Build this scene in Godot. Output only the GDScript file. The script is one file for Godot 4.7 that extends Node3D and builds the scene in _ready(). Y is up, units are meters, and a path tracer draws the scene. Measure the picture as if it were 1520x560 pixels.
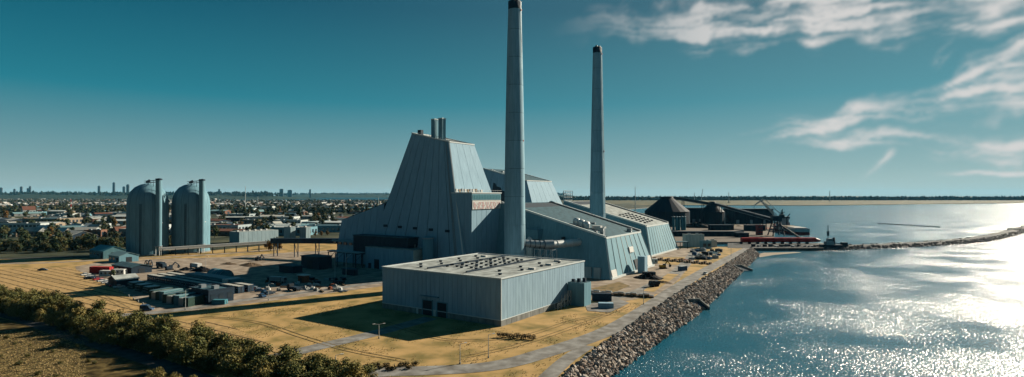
extends Node3D
# A power station on a sunny shore: camera, sky and sun first, then the land and the sea, the plant, the yard, the harbour, the town, and the plants last.

const FOCAL := 840.0      # focal length in pixels of the 1520 x 560 photograph
const EYE := 42.0         # height of the camera above the ground, metres
var rng := RandomNumberGenerator.new()
var taken := {}
var bases := {}
var tex_store := {}
var M := {}
var no_grass: Array[PackedVector2Array] = []

# ---------------------------------------------------------------- surveying
# survey: a point of the photograph and its known height give the place it stands in
func g(px: float, py: float, h := 0.0) -> Vector3:
	var d := FOCAL * (EYE - h) / (py - 290.0)
	return Vector3((px - 760.0) / FOCAL * d, h, -d)

# plan grid of the plant: a runs along the hall's shaded front, b along its sunny side, metres from the hall's near corner
func pl(a: float, b: float, h := 0.0) -> Vector3:
	return Vector3(-3.5 - 0.83 * a + 0.557 * b, h, -(181.0 + 0.557 * a + 0.83 * b))

const UA := Vector3(-0.83, 0, -0.557)
const VB := Vector3(0.557, 0, -0.83)
const YAW_A := 2.5503     # yaw that turns +x along UA
const YAW_R := -0.5913    # yaw that turns +x along minus UA

# ---------------------------------------------------------------- nodes
func numbered(n: String) -> String:
	if not taken.has(n):
		taken[n] = 0
		return n
	taken[n] += 1
	return "%s_%03d" % [n, taken[n]]

func tag(o: Node, label: String, category: String, group := "") -> Node:
	o.set_meta("label", label)
	o.set_meta("category", category)
	if group != "":
		o.set_meta("group", group)
	return o

func thing(called: String, label: String, category: String, base := Vector3.ZERO, group := "", local := false) -> Node3D:
	var o := Node3D.new()
	o.name = numbered(called)
	add_child(o)
	o.position = base
	if not local:
		bases[o] = base
	tag(o, label, category, group)
	return o

func obj(called: String, mesh, mat: Material, parent: Node) -> MeshInstance3D:
	var mi := MeshInstance3D.new()
	if mesh is SurfaceTool:
		mesh.generate_normals()
		mi.mesh = mesh.commit()
	else:
		mi.mesh = mesh
	mi.material_override = mat
	mi.name = called
	parent.add_child(mi, true)
	if bases.has(parent):
		mi.position = -bases[parent]
	return mi

func solo(called: String, mesh, mat: Material, label: String, category: String, group := "") -> MeshInstance3D:
	var mi := obj(numbered(called), mesh, mat, self)
	tag(mi, label, category, group)
	return mi

func structure(called: String, mesh, mat: Material) -> MeshInstance3D:
	var mi := obj(numbered(called), mesh, mat, self)
	mi.set_meta("kind", "structure")
	return mi

func copy_of(src: Node3D, at: Vector3, yaw := 0.0, label := "", s := Vector3.ONE) -> Node3D:
	var c: Node3D = src.duplicate()
	var n := String(src.name)
	var cut := n.rfind("_0")
	if cut > 0 and n.length() - cut == 4:
		n = n.substr(0, cut)
	c.name = numbered(n)
	add_child(c)
	c.position = at
	c.rotation = Vector3(0, yaw, 0)
	c.scale = s
	if label != "":
		c.set_meta("label", label)
	return c

# ---------------------------------------------------------------- shapes
func st_new(smooth := false) -> SurfaceTool:
	var st := SurfaceTool.new()
	st.begin(Mesh.PRIMITIVE_TRIANGLES)
	st.set_smooth_group(0 if smooth else -1)
	return st

func quad(st: SurfaceTool, a: Vector3, b: Vector3, c: Vector3, d: Vector3) -> void:
	for p in [a, b, c, a, c, d]:
		st.add_vertex(p)

func tri(st: SurfaceTool, a: Vector3, b: Vector3, c: Vector3) -> void:
	st.add_vertex(a)
	st.add_vertex(b)
	st.add_vertex(c)

# p[0..3] the lower ring, p[4..7] the upper ring above it
func hexa(st: SurfaceTool, p: Array) -> void:
	st.set_smooth_group(-1)
	for i in 4:
		var j := (i + 1) % 4
		quad(st, p[i], p[i + 4], p[j + 4], p[j])
	quad(st, p[4], p[7], p[6], p[5])
	quad(st, p[0], p[1], p[2], p[3])

# box whose axes are ax, up and az; c is the middle of its underside
func box(st: SurfaceTool, c: Vector3, s: Vector3, yaw := 0.0) -> void:
	var ax := Vector3(cos(yaw), 0, -sin(yaw)) * s.x * 0.5
	var az := Vector3(sin(yaw), 0, cos(yaw)) * s.z * 0.5
	var up := Vector3(0, s.y, 0)
	var lo := [c - ax - az, c - ax + az, c + ax + az, c + ax - az]
	hexa(st, [lo[0], lo[1], lo[2], lo[3], lo[0] + up, lo[1] + up, lo[2] + up, lo[3] + up])

func plant_box(st: SurfaceTool, a0: float, a1: float, b0: float, b1: float, h0: float, h1: float) -> void:
	hexa(st, [pl(a0, b0, h0), pl(a1, b0, h0), pl(a1, b1, h0), pl(a0, b1, h0), pl(a0, b0, h1), pl(a1, b0, h1), pl(a1, b1, h1), pl(a0, b1, h1)])

func bar(st: SurfaceTool, a: Vector3, b: Vector3, w: float) -> void:
	var d := (b - a).normalized()
	var side := d.cross(Vector3.UP)
	if side.length() < 0.01:
		side = Vector3.RIGHT
	side = side.normalized() * w * 0.5
	var up := side.cross(d).normalized() * w * 0.5
	hexa(st, [a - side - up, a + side - up, a + side + up, a - side + up, b - side - up, b + side - up, b + side + up, b - side + up])

func tube(st: SurfaceTool, a: Vector3, b: Vector3, r0: float, r1: float, n := 16, caps := true) -> void:
	var d := (b - a).normalized()
	var side := d.cross(Vector3.UP)
	if side.length() < 0.01:
		side = Vector3.RIGHT
	side = side.normalized()
	var up := side.cross(d).normalized()
	for i in n:
		var t0 := TAU * i / n
		var t1 := TAU * (i + 1) / n
		var c0 := side * cos(t0) + up * sin(t0)
		var c1 := side * cos(t1) + up * sin(t1)
		st.set_smooth_group(0)
		quad(st, a + c0 * r0, a + c1 * r0, b + c1 * r1, b + c0 * r1)
		if caps:
			st.set_smooth_group(-1)
			tri(st, b, b + c0 * r1, b + c1 * r1)
			tri(st, a, a + c1 * r0, a + c0 * r0)

func lathe(st: SurfaceTool, c: Vector3, prof: Array, n := 32) -> void:
	for k in prof.size() - 1:
		var p: Vector2 = prof[k]
		var q: Vector2 = prof[k + 1]
		for i in n:
			var t0 := TAU * i / n
			var t1 := TAU * (i + 1) / n
			var e0 := Vector3(cos(t0), 0, sin(t0))
			var e1 := Vector3(cos(t1), 0, sin(t1))
			var a := c + e0 * p.x + Vector3.UP * p.y
			var b := c + e1 * p.x + Vector3.UP * p.y
			var a2 := c + e0 * q.x + Vector3.UP * q.y
			var b2 := c + e1 * q.x + Vector3.UP * q.y
			quad(st, a, a2, b2, b)

func bil(p: Array, u: float, v: float) -> Vector3:
	return (p[0] as Vector3).lerp(p[1], u).lerp((p[3] as Vector3).lerp(p[2], u), v)

# cladding: cols x rows slabs on the face p (p[0] p[1] its foot, p[3] p[2] its head), each a part of its own, open joints between
func cladding(parent: Node, p: Array, cols: int, rows: int, gap: float, thick: float, mats: Array, called := "wall_panel") -> void:
	var mid := bil(p, 0.5, 0.5)
	var nrm: Vector3 = ((p[1] - p[0]) as Vector3).cross(p[3] - p[0]).normalized()
	var inside: Vector3 = parent.get_meta("middle", mid - nrm)
	if nrm.dot(mid - inside) < 0.0:
		nrm = -nrm
	for i in cols:
		for j in rows:
			var w0: float = bil(p, 0, 0.5).distance_to(bil(p, 1, 0.5))
			var h0: float = bil(p, 0.5, 0).distance_to(bil(p, 0.5, 1))
			var gu := gap * 0.5 / w0
			var gv := gap * 0.5 / h0 if rows > 1 else 0.0
			var u0 := float(i) / cols + gu
			var u1 := float(i + 1) / cols - gu
			var v0 := float(j) / rows + gv
			var v1 := float(j + 1) / rows - gv
			var q := [bil(p, u0, v0), bil(p, u1, v0), bil(p, u1, v1), bil(p, u0, v1)]
			var st := st_new()
			var t := nrm * (thick * rng.randf_range(0.9, 1.1))
			hexa(st, [q[0], q[1], q[2], q[3], q[0] + t, q[1] + t, q[2] + t, q[3] + t])
			obj(called, st, mats[rng.randi() % mats.size()], parent)

# a flat sheet with the given outline, at height h
func sheet(pts: Array, h: float) -> SurfaceTool:
	var flat := PackedVector2Array()
	for p in pts:
		flat.append(Vector2(p.x, p.z))
	if h > 0.04 and h < 0.3:
		no_grass.append(flat)
	var ids := Geometry2D.triangulate_polygon(flat)
	var st := st_new()
	for i in range(0, ids.size(), 3):
		for k in [0, 1, 2]:
			st.add_vertex(Vector3(flat[ids[i + k]].x, h, flat[ids[i + k]].y))
	return st

# smooth curve through points, as a list of points
func smooth_line(pts: Array, step := 6) -> Array:
	var out := []
	for i in pts.size() - 1:
		var p0: Vector3 = pts[max(i - 1, 0)]
		var p1: Vector3 = pts[i]
		var p2: Vector3 = pts[i + 1]
		var p3: Vector3 = pts[min(i + 2, pts.size() - 1)]
		for k in step:
			out.append(p1.cubic_interpolate(p2, p0, p3, float(k) / step))
	out.append(pts[-1])
	return out

func ribbon(pts: Array, w: float, h: float) -> SurfaceTool:
	var st := st_new()
	var l := []
	var r := []
	for i in pts.size():
		var d: Vector3 = (pts[min(i + 1, pts.size() - 1)] - pts[max(i - 1, 0)]) * Vector3(1, 0, 1)
		var s := d.normalized().cross(Vector3.UP) * w * 0.5
		l.append(pts[i] * Vector3(1, 0, 1) - s + Vector3.UP * h)
		r.append(pts[i] * Vector3(1, 0, 1) + s + Vector3.UP * h)
	var ring := PackedVector2Array()
	for p in l:
		ring.append(Vector2(p.x, p.z))
	r.reverse()
	for p in r:
		ring.append(Vector2(p.x, p.z))
	r.reverse()
	no_grass.append(ring)
	for i in pts.size() - 1:
		quad(st, l[i], l[i + 1], r[i + 1], r[i])
	return st

# ---------------------------------------------------------------- materials
func noise_tex(key: String, freq: float, lo: Color, hi: Color, size := 512, octaves := 4, sd := 1, stretch := 1.0, mid = null) -> ImageTexture:
	if tex_store.has(key):
		return tex_store[key]
	var n := FastNoiseLite.new()
	n.seed = sd
	n.noise_type = FastNoiseLite.TYPE_SIMPLEX_SMOOTH
	n.frequency = freq
	n.fractal_octaves = octaves
	var im := n.get_seamless_image(size, size)
	im.convert(Image.FORMAT_L8)
	var raw := im.get_data()
	var out := PackedByteArray()
	out.resize(size * size * 3)
	var lut := []
	for i in 256:
		var t := i / 255.0
		var c: Color = lo.lerp(hi, t)
		if mid != null:
			c = lo.lerp(mid, t * 2.0) if t < 0.5 else (mid as Color).lerp(hi, t * 2.0 - 1.0)
		lut.append([int(clampf(c.r, 0, 1) * 255), int(clampf(c.g, 0, 1) * 255), int(clampf(c.b, 0, 1) * 255)])
	for i in size * size:
		var c: Array = lut[raw[i]]
		out[i * 3] = c[0]
		out[i * 3 + 1] = c[1]
		out[i * 3 + 2] = c[2]
	var t := ImageTexture.create_from_image(Image.create_from_data(size, size, false, Image.FORMAT_RGB8, out))
	tex_store[key] = t
	return t

func lin(r: float, gg: float, b: float) -> Color:
	return Color(r, gg, b).linear_to_srgb()

# colour as a linear base colour; tex multiplies it, laid over the world
func mat(r: float, gg: float, b: float, rough := 0.8, tex: Texture2D = null, tile := Vector3(0.1, 0.1, 0.1), metal := 0.0) -> StandardMaterial3D:
	var m := StandardMaterial3D.new()
	m.albedo_color = lin(r, gg, b)
	m.roughness = rough
	m.metallic = metal
	m.metallic_specular = 0.5 if rough < 0.2 else 0.2
	if tex:
		m.albedo_texture = tex
		m.uv1_triplanar = true
		m.uv1_world_triplanar = true
		m.uv1_scale = tile
	return m

func _ready() -> void:
	rng.seed = 20240611
	make_camera()
	make_sky_and_sun()
	make_materials()
	make_land_and_sea()
	make_hall()
	make_boiler_houses()
	make_turbine_halls()
	make_chimneys()
	make_plant_front()
	make_silos()
	make_yard()
	make_shore()
	make_quay_side()
	make_harbour()
	make_town()
	make_far_shore()
	make_hedges()
	make_small_things()

# ---------------------------------------------------------------- camera, sky, sun
func make_camera() -> void:
	var cam := Camera3D.new()
	cam.name = "camera"
	cam.fov = rad_to_deg(2.0 * atan(280.0 / FOCAL))
	cam.near = 1.0
	cam.far = 60000.0
	cam.position = Vector3(0, EYE, 0)
	cam.rotation = Vector3(atan(10.0 / FOCAL), 0, 0)
	add_child(cam)
	cam.current = true

const SHUTTER := 2.7       # the photograph is exposed brighter than one

func sky_clear(el: float, toward: float) -> Vector3:
	# clear sky, linear: pale at the horizon, deep teal above; a little paler on the sun's side
	var hz := Vector3(0.345, 0.45, 0.44)
	var c2 := Vector3(0.24, 0.375, 0.385)
	var c9 := Vector3(0.018, 0.20, 0.268)
	var c18 := Vector3(0.0015, 0.088, 0.148)
	var top := Vector3(0.001, 0.078, 0.165)
	var c: Vector3
	if el < 2.0:
		c = hz.lerp(c2, el / 2.0)
	elif el < 9.0:
		c = c2.lerp(c9, pow((el - 2.0) / 7.0, 0.8))
	elif el < 18.0:
		c = c9.lerp(c18, pow((el - 9.0) / 9.0, 0.85))
	else:
		c = c18.lerp(top, pow((el - 18.0) / 72.0, 0.7))
	var glow := pow(maxf(0.0, 0.5 + 0.5 * toward), 4.0)
	return c + Vector3(0.10, 0.125, 0.115) * glow * (1.0 - el / 120.0)

func wisp(az: float, el: float, n1: FastNoiseLite, n2: FastNoiseLite, a: Vector2, b: Vector2, w0: float, w1: float) -> float:
	# how much cirrus a streak from a to b (azimuth, elevation) lays at az, el
	var p := Vector2(az, el)
	var ab := b - a
	var t := (p - a).dot(ab) / ab.length_squared()
	if t < -0.05 or t > 1.1:
		return 0.0
	var across := (p - a).cross(ab.normalized())
	var wob: float = n1.get_noise_2d(az * 9.0, el * 9.0) * 0.9
	var w := lerpf(w0, w1, clampf(t, 0, 1))
	var x := absf(across + wob * w * 1.1) / w
	if x > 1.0:
		return 0.0
	var along := (az * ab.x + el * ab.y) / ab.length()
	var fib: float = n2.get_noise_2d(along * 2.2 + wob * 5.0, across * 26.0 + wob * 18.0)
	var clump: float = n1.get_noise_2d(along * 5.0 + 90.0, across * 13.0)
	return smoothstep(0.0, 0.95, (1.0 - x) * (0.62 + 1.25 * fib + 0.6 * clump)) * smoothstep(-0.05, 0.3, t) * (1.0 - smoothstep(0.9, 1.1, t))

func make_sky_and_sun() -> void:
	var az_sun := deg_to_rad(56.0)
	var el_sun := deg_to_rad(26.0)
	var sun := DirectionalLight3D.new()
	sun.name = "sun"
	sun.light_energy = 1.6
	sun.light_color = Color(1.0, 0.95, 0.86)
	sun.light_angular_distance = 0.5
	sun.shadow_enabled = true
	add_child(sun)
	var to_sun := Vector3(sin(az_sun) * cos(el_sun), sin(el_sun), -cos(az_sun) * cos(el_sun))
	sun.look_at_from_position(Vector3.ZERO, -to_sun, Vector3.UP)

	var w := 2048
	var h := 1024
	var data := PackedFloat32Array()
	data.resize(w * h * 3)
	var n1 := FastNoiseLite.new()
	n1.seed = 5
	n1.frequency = 0.02
	n1.fractal_octaves = 4
	var n2 := FastNoiseLite.new()
	n2.seed = 9
	n2.frequency = 0.03
	n2.fractal_octaves = 7
	n2.fractal_gain = 0.6
	var streaks := [
		[Vector2(6, 16.2), Vector2(64, 16.0), 2.0, 5.6], [Vector2(18, 17.2), Vector2(60, 18.5), 2.0, 5.0], [Vector2(20, 5.0), Vector2(44, 8.6), 0.5, 2.6],
		[Vector2(29, 5.6), Vector2(54, 14.5), 0.6, 2.6], [Vector2(24, 5.4), Vector2(47, 3.2), 0.5, 1.9], [Vector2(24, 7.0), Vector2(38, 6.6), 0.7, 1.2],
		[Vector2(34, 13.2), Vector2(48, 12.4), 0.6, 1.6], [Vector2(31.3, 1.2), Vector2(34.2, 3.6), 0.4, 0.5],
		[Vector2(36.6, 10.4), Vector2(39, 12.8), 0.5, 0.6], [Vector2(34, 1.8), Vector2(48, 1.6), 0.25, 0.3], [Vector2(60, 20), Vector2(110, 28), 4.0, 2.0],
		[Vector2(120, 9), Vector2(170, 16), 0.6, 3.0], [Vector2(-120, 14), Vector2(-165, 20), 0.8, 3.0], [Vector2(10.5, 17.5), Vector2(13, 21), 0.4, 0.6]]
	for y in h:
		var el := 90.0 - (y + 0.5) / h * 180.0
		for x in w:
			var az := (x + 0.5) / w * 360.0
			if az > 180.0:
				az -= 360.0
			var e := maxf(el, 0.0)
			var c := sky_clear(e, cos(deg_to_rad(az) - az_sun))
			if el > 0.0 and el < 35.0:
				var k := 0.0
				for s in streaks:
					if az > s[0].x - 6.0 and az < s[1].x + 8.0 or s[0].x < -100.0:
						k = maxf(k, wisp(az, el, n1, n2, s[0], s[1], s[2], s[3]))
				c = c.lerp(Vector3(0.70, 0.68, 0.66), k * 0.92)
			var i := (y * w + x) * 3
			data[i] = c.x / SHUTTER
			data[i + 1] = c.y / SHUTTER
			data[i + 2] = c.z / SHUTTER
	var im := Image.create_from_data(w, h, false, Image.FORMAT_RGBF, data.to_byte_array())
	var pano := PanoramaSkyMaterial.new()
	pano.panorama = ImageTexture.create_from_image(im)
	var sky := Sky.new()
	sky.sky_material = pano
	var env := Environment.new()
	env.background_mode = Environment.BG_SKY
	env.sky = sky
	env.tonemap_mode = Environment.TONE_MAPPER_LINEAR
	env.tonemap_exposure = SHUTTER
	env.sdfgi_enabled = true
	env.ssao_enabled = true
	env.ssil_enabled = true
	env.fog_enabled = true
	env.fog_density = 0.000012
	env.fog_light_color = Color(0.45, 0.82, 1.0)
	var we := WorldEnvironment.new()
	we.name = "world_environment"
	we.environment = env
	add_child(we)

# ---------------------------------------------------------------- materials
func make_materials() -> void:
	var streak := noise_tex("streak", 0.012, Color(0.80, 0.82, 0.83), Color(1, 1, 1), 512, 6, 3)
	var speck := noise_tex("speck", 0.03, Color(0.72, 0.72, 0.72), Color(1, 1, 1), 512, 5, 4)
	var blot := noise_tex("blot", 0.012, Color(0.6, 0.6, 0.6), Color(1, 1, 1), 512, 5, 6)
	var up := Vector3(0.12, 0.012, 0.12)
	M.clad = [mat(0.20, 0.305, 0.375, 0.75, streak, up), mat(0.19, 0.292, 0.36, 0.75, streak, up * 1.3), mat(0.195, 0.298, 0.367, 0.75, streak, up * 0.8)]
	M.clad_hall = [mat(0.225, 0.32, 0.385, 0.75, streak, up), mat(0.214, 0.305, 0.37, 0.75, streak, up * 1.3), mat(0.22, 0.312, 0.378, 0.75, streak, up * 0.8)]
	M.clad_blue = [mat(0.115, 0.225, 0.27, 0.7, streak, up), mat(0.108, 0.213, 0.257, 0.7, streak, up * 1.3)]
	M.clad_pale = [mat(0.27, 0.31, 0.32, 0.75, streak, up), mat(0.25, 0.29, 0.30, 0.75, streak, up * 1.2)]
	M.joint = mat(0.03, 0.04, 0.05, 0.9)
	M.joint_pale = mat(0.38, 0.40, 0.39, 0.6)
	M.roof = mat(0.30, 0.325, 0.315, 0.8, blot, Vector3(0.03, 0.03, 0.03))
	M.roof_dark = mat(0.052, 0.105, 0.13, 0.8, blot, Vector3(0.05, 0.05, 0.05))
	M.trim = mat(0.38, 0.41, 0.41, 0.5)
	M.dark = mat(0.02, 0.025, 0.03, 0.7)
	M.dark_blue = mat(0.02, 0.036, 0.055, 0.6, speck)
	M.steel = mat(0.28, 0.31, 0.33, 0.45, speck, Vector3(0.2, 0.2, 0.2), 0.5)
	M.steel_pale = mat(0.5, 0.52, 0.52, 0.4, speck, Vector3(0.2, 0.2, 0.2), 0.4)
	M.concrete = mat(0.22, 0.225, 0.215, 0.85, blot, Vector3(0.06, 0.02, 0.06))
	M.chimney = [mat(0.18, 0.295, 0.355, 0.8, streak, up), mat(0.174, 0.286, 0.345, 0.8, streak, up)]
	M.white = mat(0.5, 0.5, 0.48, 0.6, speck)
	M.pink = mat(0.33, 0.22, 0.215, 0.7)
	M.glass = mat(0.02, 0.03, 0.04, 0.08)
	M.red = mat(0.40, 0.025, 0.025, 0.45, speck)
	M.red_dark = mat(0.20, 0.02, 0.02, 0.5, speck)
	M.green = mat(0.03, 0.06, 0.05, 0.6, speck)
	M.teal = mat(0.05, 0.17, 0.21, 0.5, speck)
	M.blue = mat(0.03, 0.08, 0.16, 0.4, speck)
	M.rust = mat(0.20, 0.07, 0.04, 0.85, speck)
	M.brown = mat(0.10, 0.07, 0.045, 0.9, speck)
	M.tan = mat(0.24, 0.19, 0.14, 0.85, speck)
	M.coal = mat(0.012, 0.012, 0.013, 0.95, speck, Vector3(0.3, 0.3, 0.3))
	M.wood = mat(0.13, 0.09, 0.055, 0.9, speck)
	M.tyre = mat(0.015, 0.015, 0.016, 0.9)
	M.silo = [mat(0.11, 0.205, 0.25, 0.6, streak, up), mat(0.102, 0.193, 0.237, 0.6, streak, up * 1.2)]
	M.clad_town = [mat(0.23, 0.30, 0.325, 0.75, streak, up), mat(0.215, 0.285, 0.31, 0.75, streak, up)]
	M.navy = [mat(0.009, 0.018, 0.03, 0.7, streak, up), mat(0.011, 0.021, 0.034, 0.7, streak, up)]
	M.teal_wall = mat(0.06, 0.13, 0.15, 0.6, streak, up)
	M.roof_teal = mat(0.14, 0.22, 0.23, 0.6, streak, up)
	M.blue_wall = mat(0.03, 0.055, 0.085, 0.6, speck)
	M.pale_roof = mat(0.34, 0.34, 0.31, 0.7, speck)
	M.yellow = mat(0.35, 0.2, 0.03, 0.5, speck)
	M.white_wall = mat(0.36, 0.38, 0.37, 0.7, streak, up)
	M.concrete_dark = mat(0.07, 0.072, 0.072, 0.9, blot, Vector3(0.05, 0.05, 0.05))
	M.harbour = mat(0.13, 0.108, 0.09, 0.95, speck, Vector3(0.05, 0.05, 0.05))
	M.stone_dark = mat(0.06, 0.064, 0.066, 0.9, speck, Vector3(0.2, 0.2, 0.2))
	M.brick = mat(0.16, 0.085, 0.06, 0.85, speck, Vector3(0.2, 0.2, 0.2))
	M.roof_red = mat(0.13, 0.06, 0.042, 0.85, speck)
	M.forest_ground = mat(0.028, 0.04, 0.022, 0.95, blot, Vector3(0.004, 0.004, 0.004))
	# ground: dry grass, gravel, asphalt, soil
	var grass := noise_tex("grass", 0.011, Color(0.56, 0.60, 0.50), Color(1.0, 0.96, 0.92), 1024, 8, 11, 1.0, Color(0.86, 0.84, 0.78))
	var mown := mow_texture()
	var grit := noise_tex("grit", 0.014, Color(0.62, 0.6, 0.58), Color(1, 1, 1), 1024, 7, 12)
	var far_land := noise_tex("far_land", 0.012, Color(0.30, 0.40, 0.38), Color(1, 0.98, 0.9), 1024, 6, 13)
	M.grass = mat(0.315, 0.222, 0.105, 0.95, grass, Vector3(0.0075, 0.0075, 0.0075))
	M.grass_green = mat(0.15, 0.12, 0.05, 0.95, grass, Vector3(0.011, 0.011, 0.011))
	M.field = mat(0.33, 0.235, 0.115, 0.95, mown, Vector3(1, 1, 1))
	M.field.uv1_triplanar = false
	M.field.uv1_world_triplanar = false
	M.rough_grass = mat(0.14, 0.10, 0.042, 0.95, noise_tex("rough", 0.02, Color(0.25, 0.25, 0.2), Color(1, 1, 0.95), 1024, 7, 17), Vector3(0.014, 0.014, 0.014))
	M.gravel = mat(0.27, 0.225, 0.18, 0.95, grit, Vector3(0.009, 0.009, 0.009))
	M.asphalt = mat(0.20, 0.198, 0.19, 0.9, grit, Vector3(0.013, 0.013, 0.013))
	M.asphalt_dark = mat(0.06, 0.06, 0.06, 0.9, grit, Vector3(0.02, 0.02, 0.02))
	M.soil = mat(0.12, 0.085, 0.05, 0.95, grit, Vector3(0.03, 0.03, 0.03))
	M.verge = mat(0.16, 0.12, 0.065, 0.95, grass, Vector3(0.02, 0.02, 0.02))
	M.land = mat(0.075, 0.075, 0.055, 0.95, far_land, Vector3(0.0016, 0.0016, 0.0016))
	M.meadow = mat(0.17, 0.14, 0.09, 0.95, far_land, Vector3(0.0007, 0.0007, 0.0007))
	M.stone = mat(1, 1, 1, 0.9, speck, Vector3(0.5, 0.5, 0.5))
	M.stone.vertex_color_use_as_albedo = true
	M.leaf = mat(1, 1, 1, 0.75)
	M.leaf.vertex_color_use_as_albedo = true
	M.leaf.backlight = Color(0.5, 0.48, 0.2)
	M.bark = mat(0.06, 0.045, 0.03, 0.95)
	# water
	M.water = StandardMaterial3D.new()
	M.water.albedo_color = lin(0.0015, 0.054, 0.086)
	M.water.roughness = 0.2
	M.water.metallic_specular = 0.36
	M.water.uv1_triplanar = true
	M.water.uv1_world_triplanar = true
	M.water.uv1_scale = Vector3(1, 1, 1) / 380.0
	M.water.normal_enabled = true
	M.water.normal_texture = wave_texture(0.36)
	M.water.normal_scale = 1.0
	M.lake = mat(0.003, 0.03, 0.045, 0.6)

# ripples: slopes of the given spread, stronger where the wind ruffles the water and weaker in the slicks
func wave_texture(spread: float) -> ImageTexture:
	var s := 2048
	var n := FastNoiseLite.new()
	n.seed = 21
	n.frequency = 0.27
	n.fractal_octaves = 2
	n.fractal_gain = 0.6
	var im := n.get_seamless_image(s, s)
	im.convert(Image.FORMAT_L8)
	var w := FastNoiseLite.new()
	w.seed = 22
	w.frequency = 0.0035
	w.fractal_octaves = 3
	var wim := w.get_seamless_image(s, s)
	wim.convert(Image.FORMAT_L8)
	var raw := im.get_data()
	var wind := wim.get_data()
	var sum := 0.0
	for i in range(0, s * s - 1, 7):
		var d: float = raw[i + 1] - raw[i]
		sum += d * d
	var k := spread / sqrt(sum / (s * s / 7.0))
	var data := PackedByteArray()
	data.resize(s * s * 3)
	for y in s:
		var y1 := (y + 1) % s
		for x in s:
			var i := y * s + x
			var a := k * (0.45 + 1.1 * wind[i] / 255.0)
			var gx: float = (raw[y * s + (x + 1) % s] - raw[i]) * a
			var gy: float = (raw[y1 * s + x] - raw[i]) * a
			var q := 127.5 / sqrt(1.0 + gx * gx + gy * gy)
			data[i * 3] = int(127.5 - gx * q)
			data[i * 3 + 1] = int(127.5 + gy * q)
			data[i * 3 + 2] = int(127.5 + q)
	return ImageTexture.create_from_image(Image.create_from_data(s, s, false, Image.FORMAT_RGB8, data))

# dry mown grass in swaths: the cut lies in rows 3.2 m apart (uv in metres / 64)
func mow_texture() -> ImageTexture:
	var s := 1024
	var n := FastNoiseLite.new()
	n.seed = 31
	n.frequency = 0.02
	n.fractal_octaves = 5
	var data := PackedByteArray()
	data.resize(s * s * 3)
	for y in s:
		for x in s:
			var v: float = n.get_noise_2d(x, y)
			var row := fposmod(y / 64.0 + v * 0.12, 1.0)
			var k := 0.86 + v * 0.16
			if row < 0.15 + v * 0.1:
				k *= 0.48 + 0.2 * n.get_noise_2d(x * 3.0, y * 3.0 + 500.0)
			var i := (y * s + x) * 3
			data[i] = int(clampf(k, 0, 1) * 255)
			data[i + 1] = int(clampf(k * 0.97, 0, 1) * 255)
			data[i + 2] = int(clampf(k * 0.93, 0, 1) * 255)
	return ImageTexture.create_from_image(Image.create_from_data(s, s, false, Image.FORMAT_RGB8, data))

# ---------------------------------------------------------------- land and sea
var rock_top := []
var rock_foot := []

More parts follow.
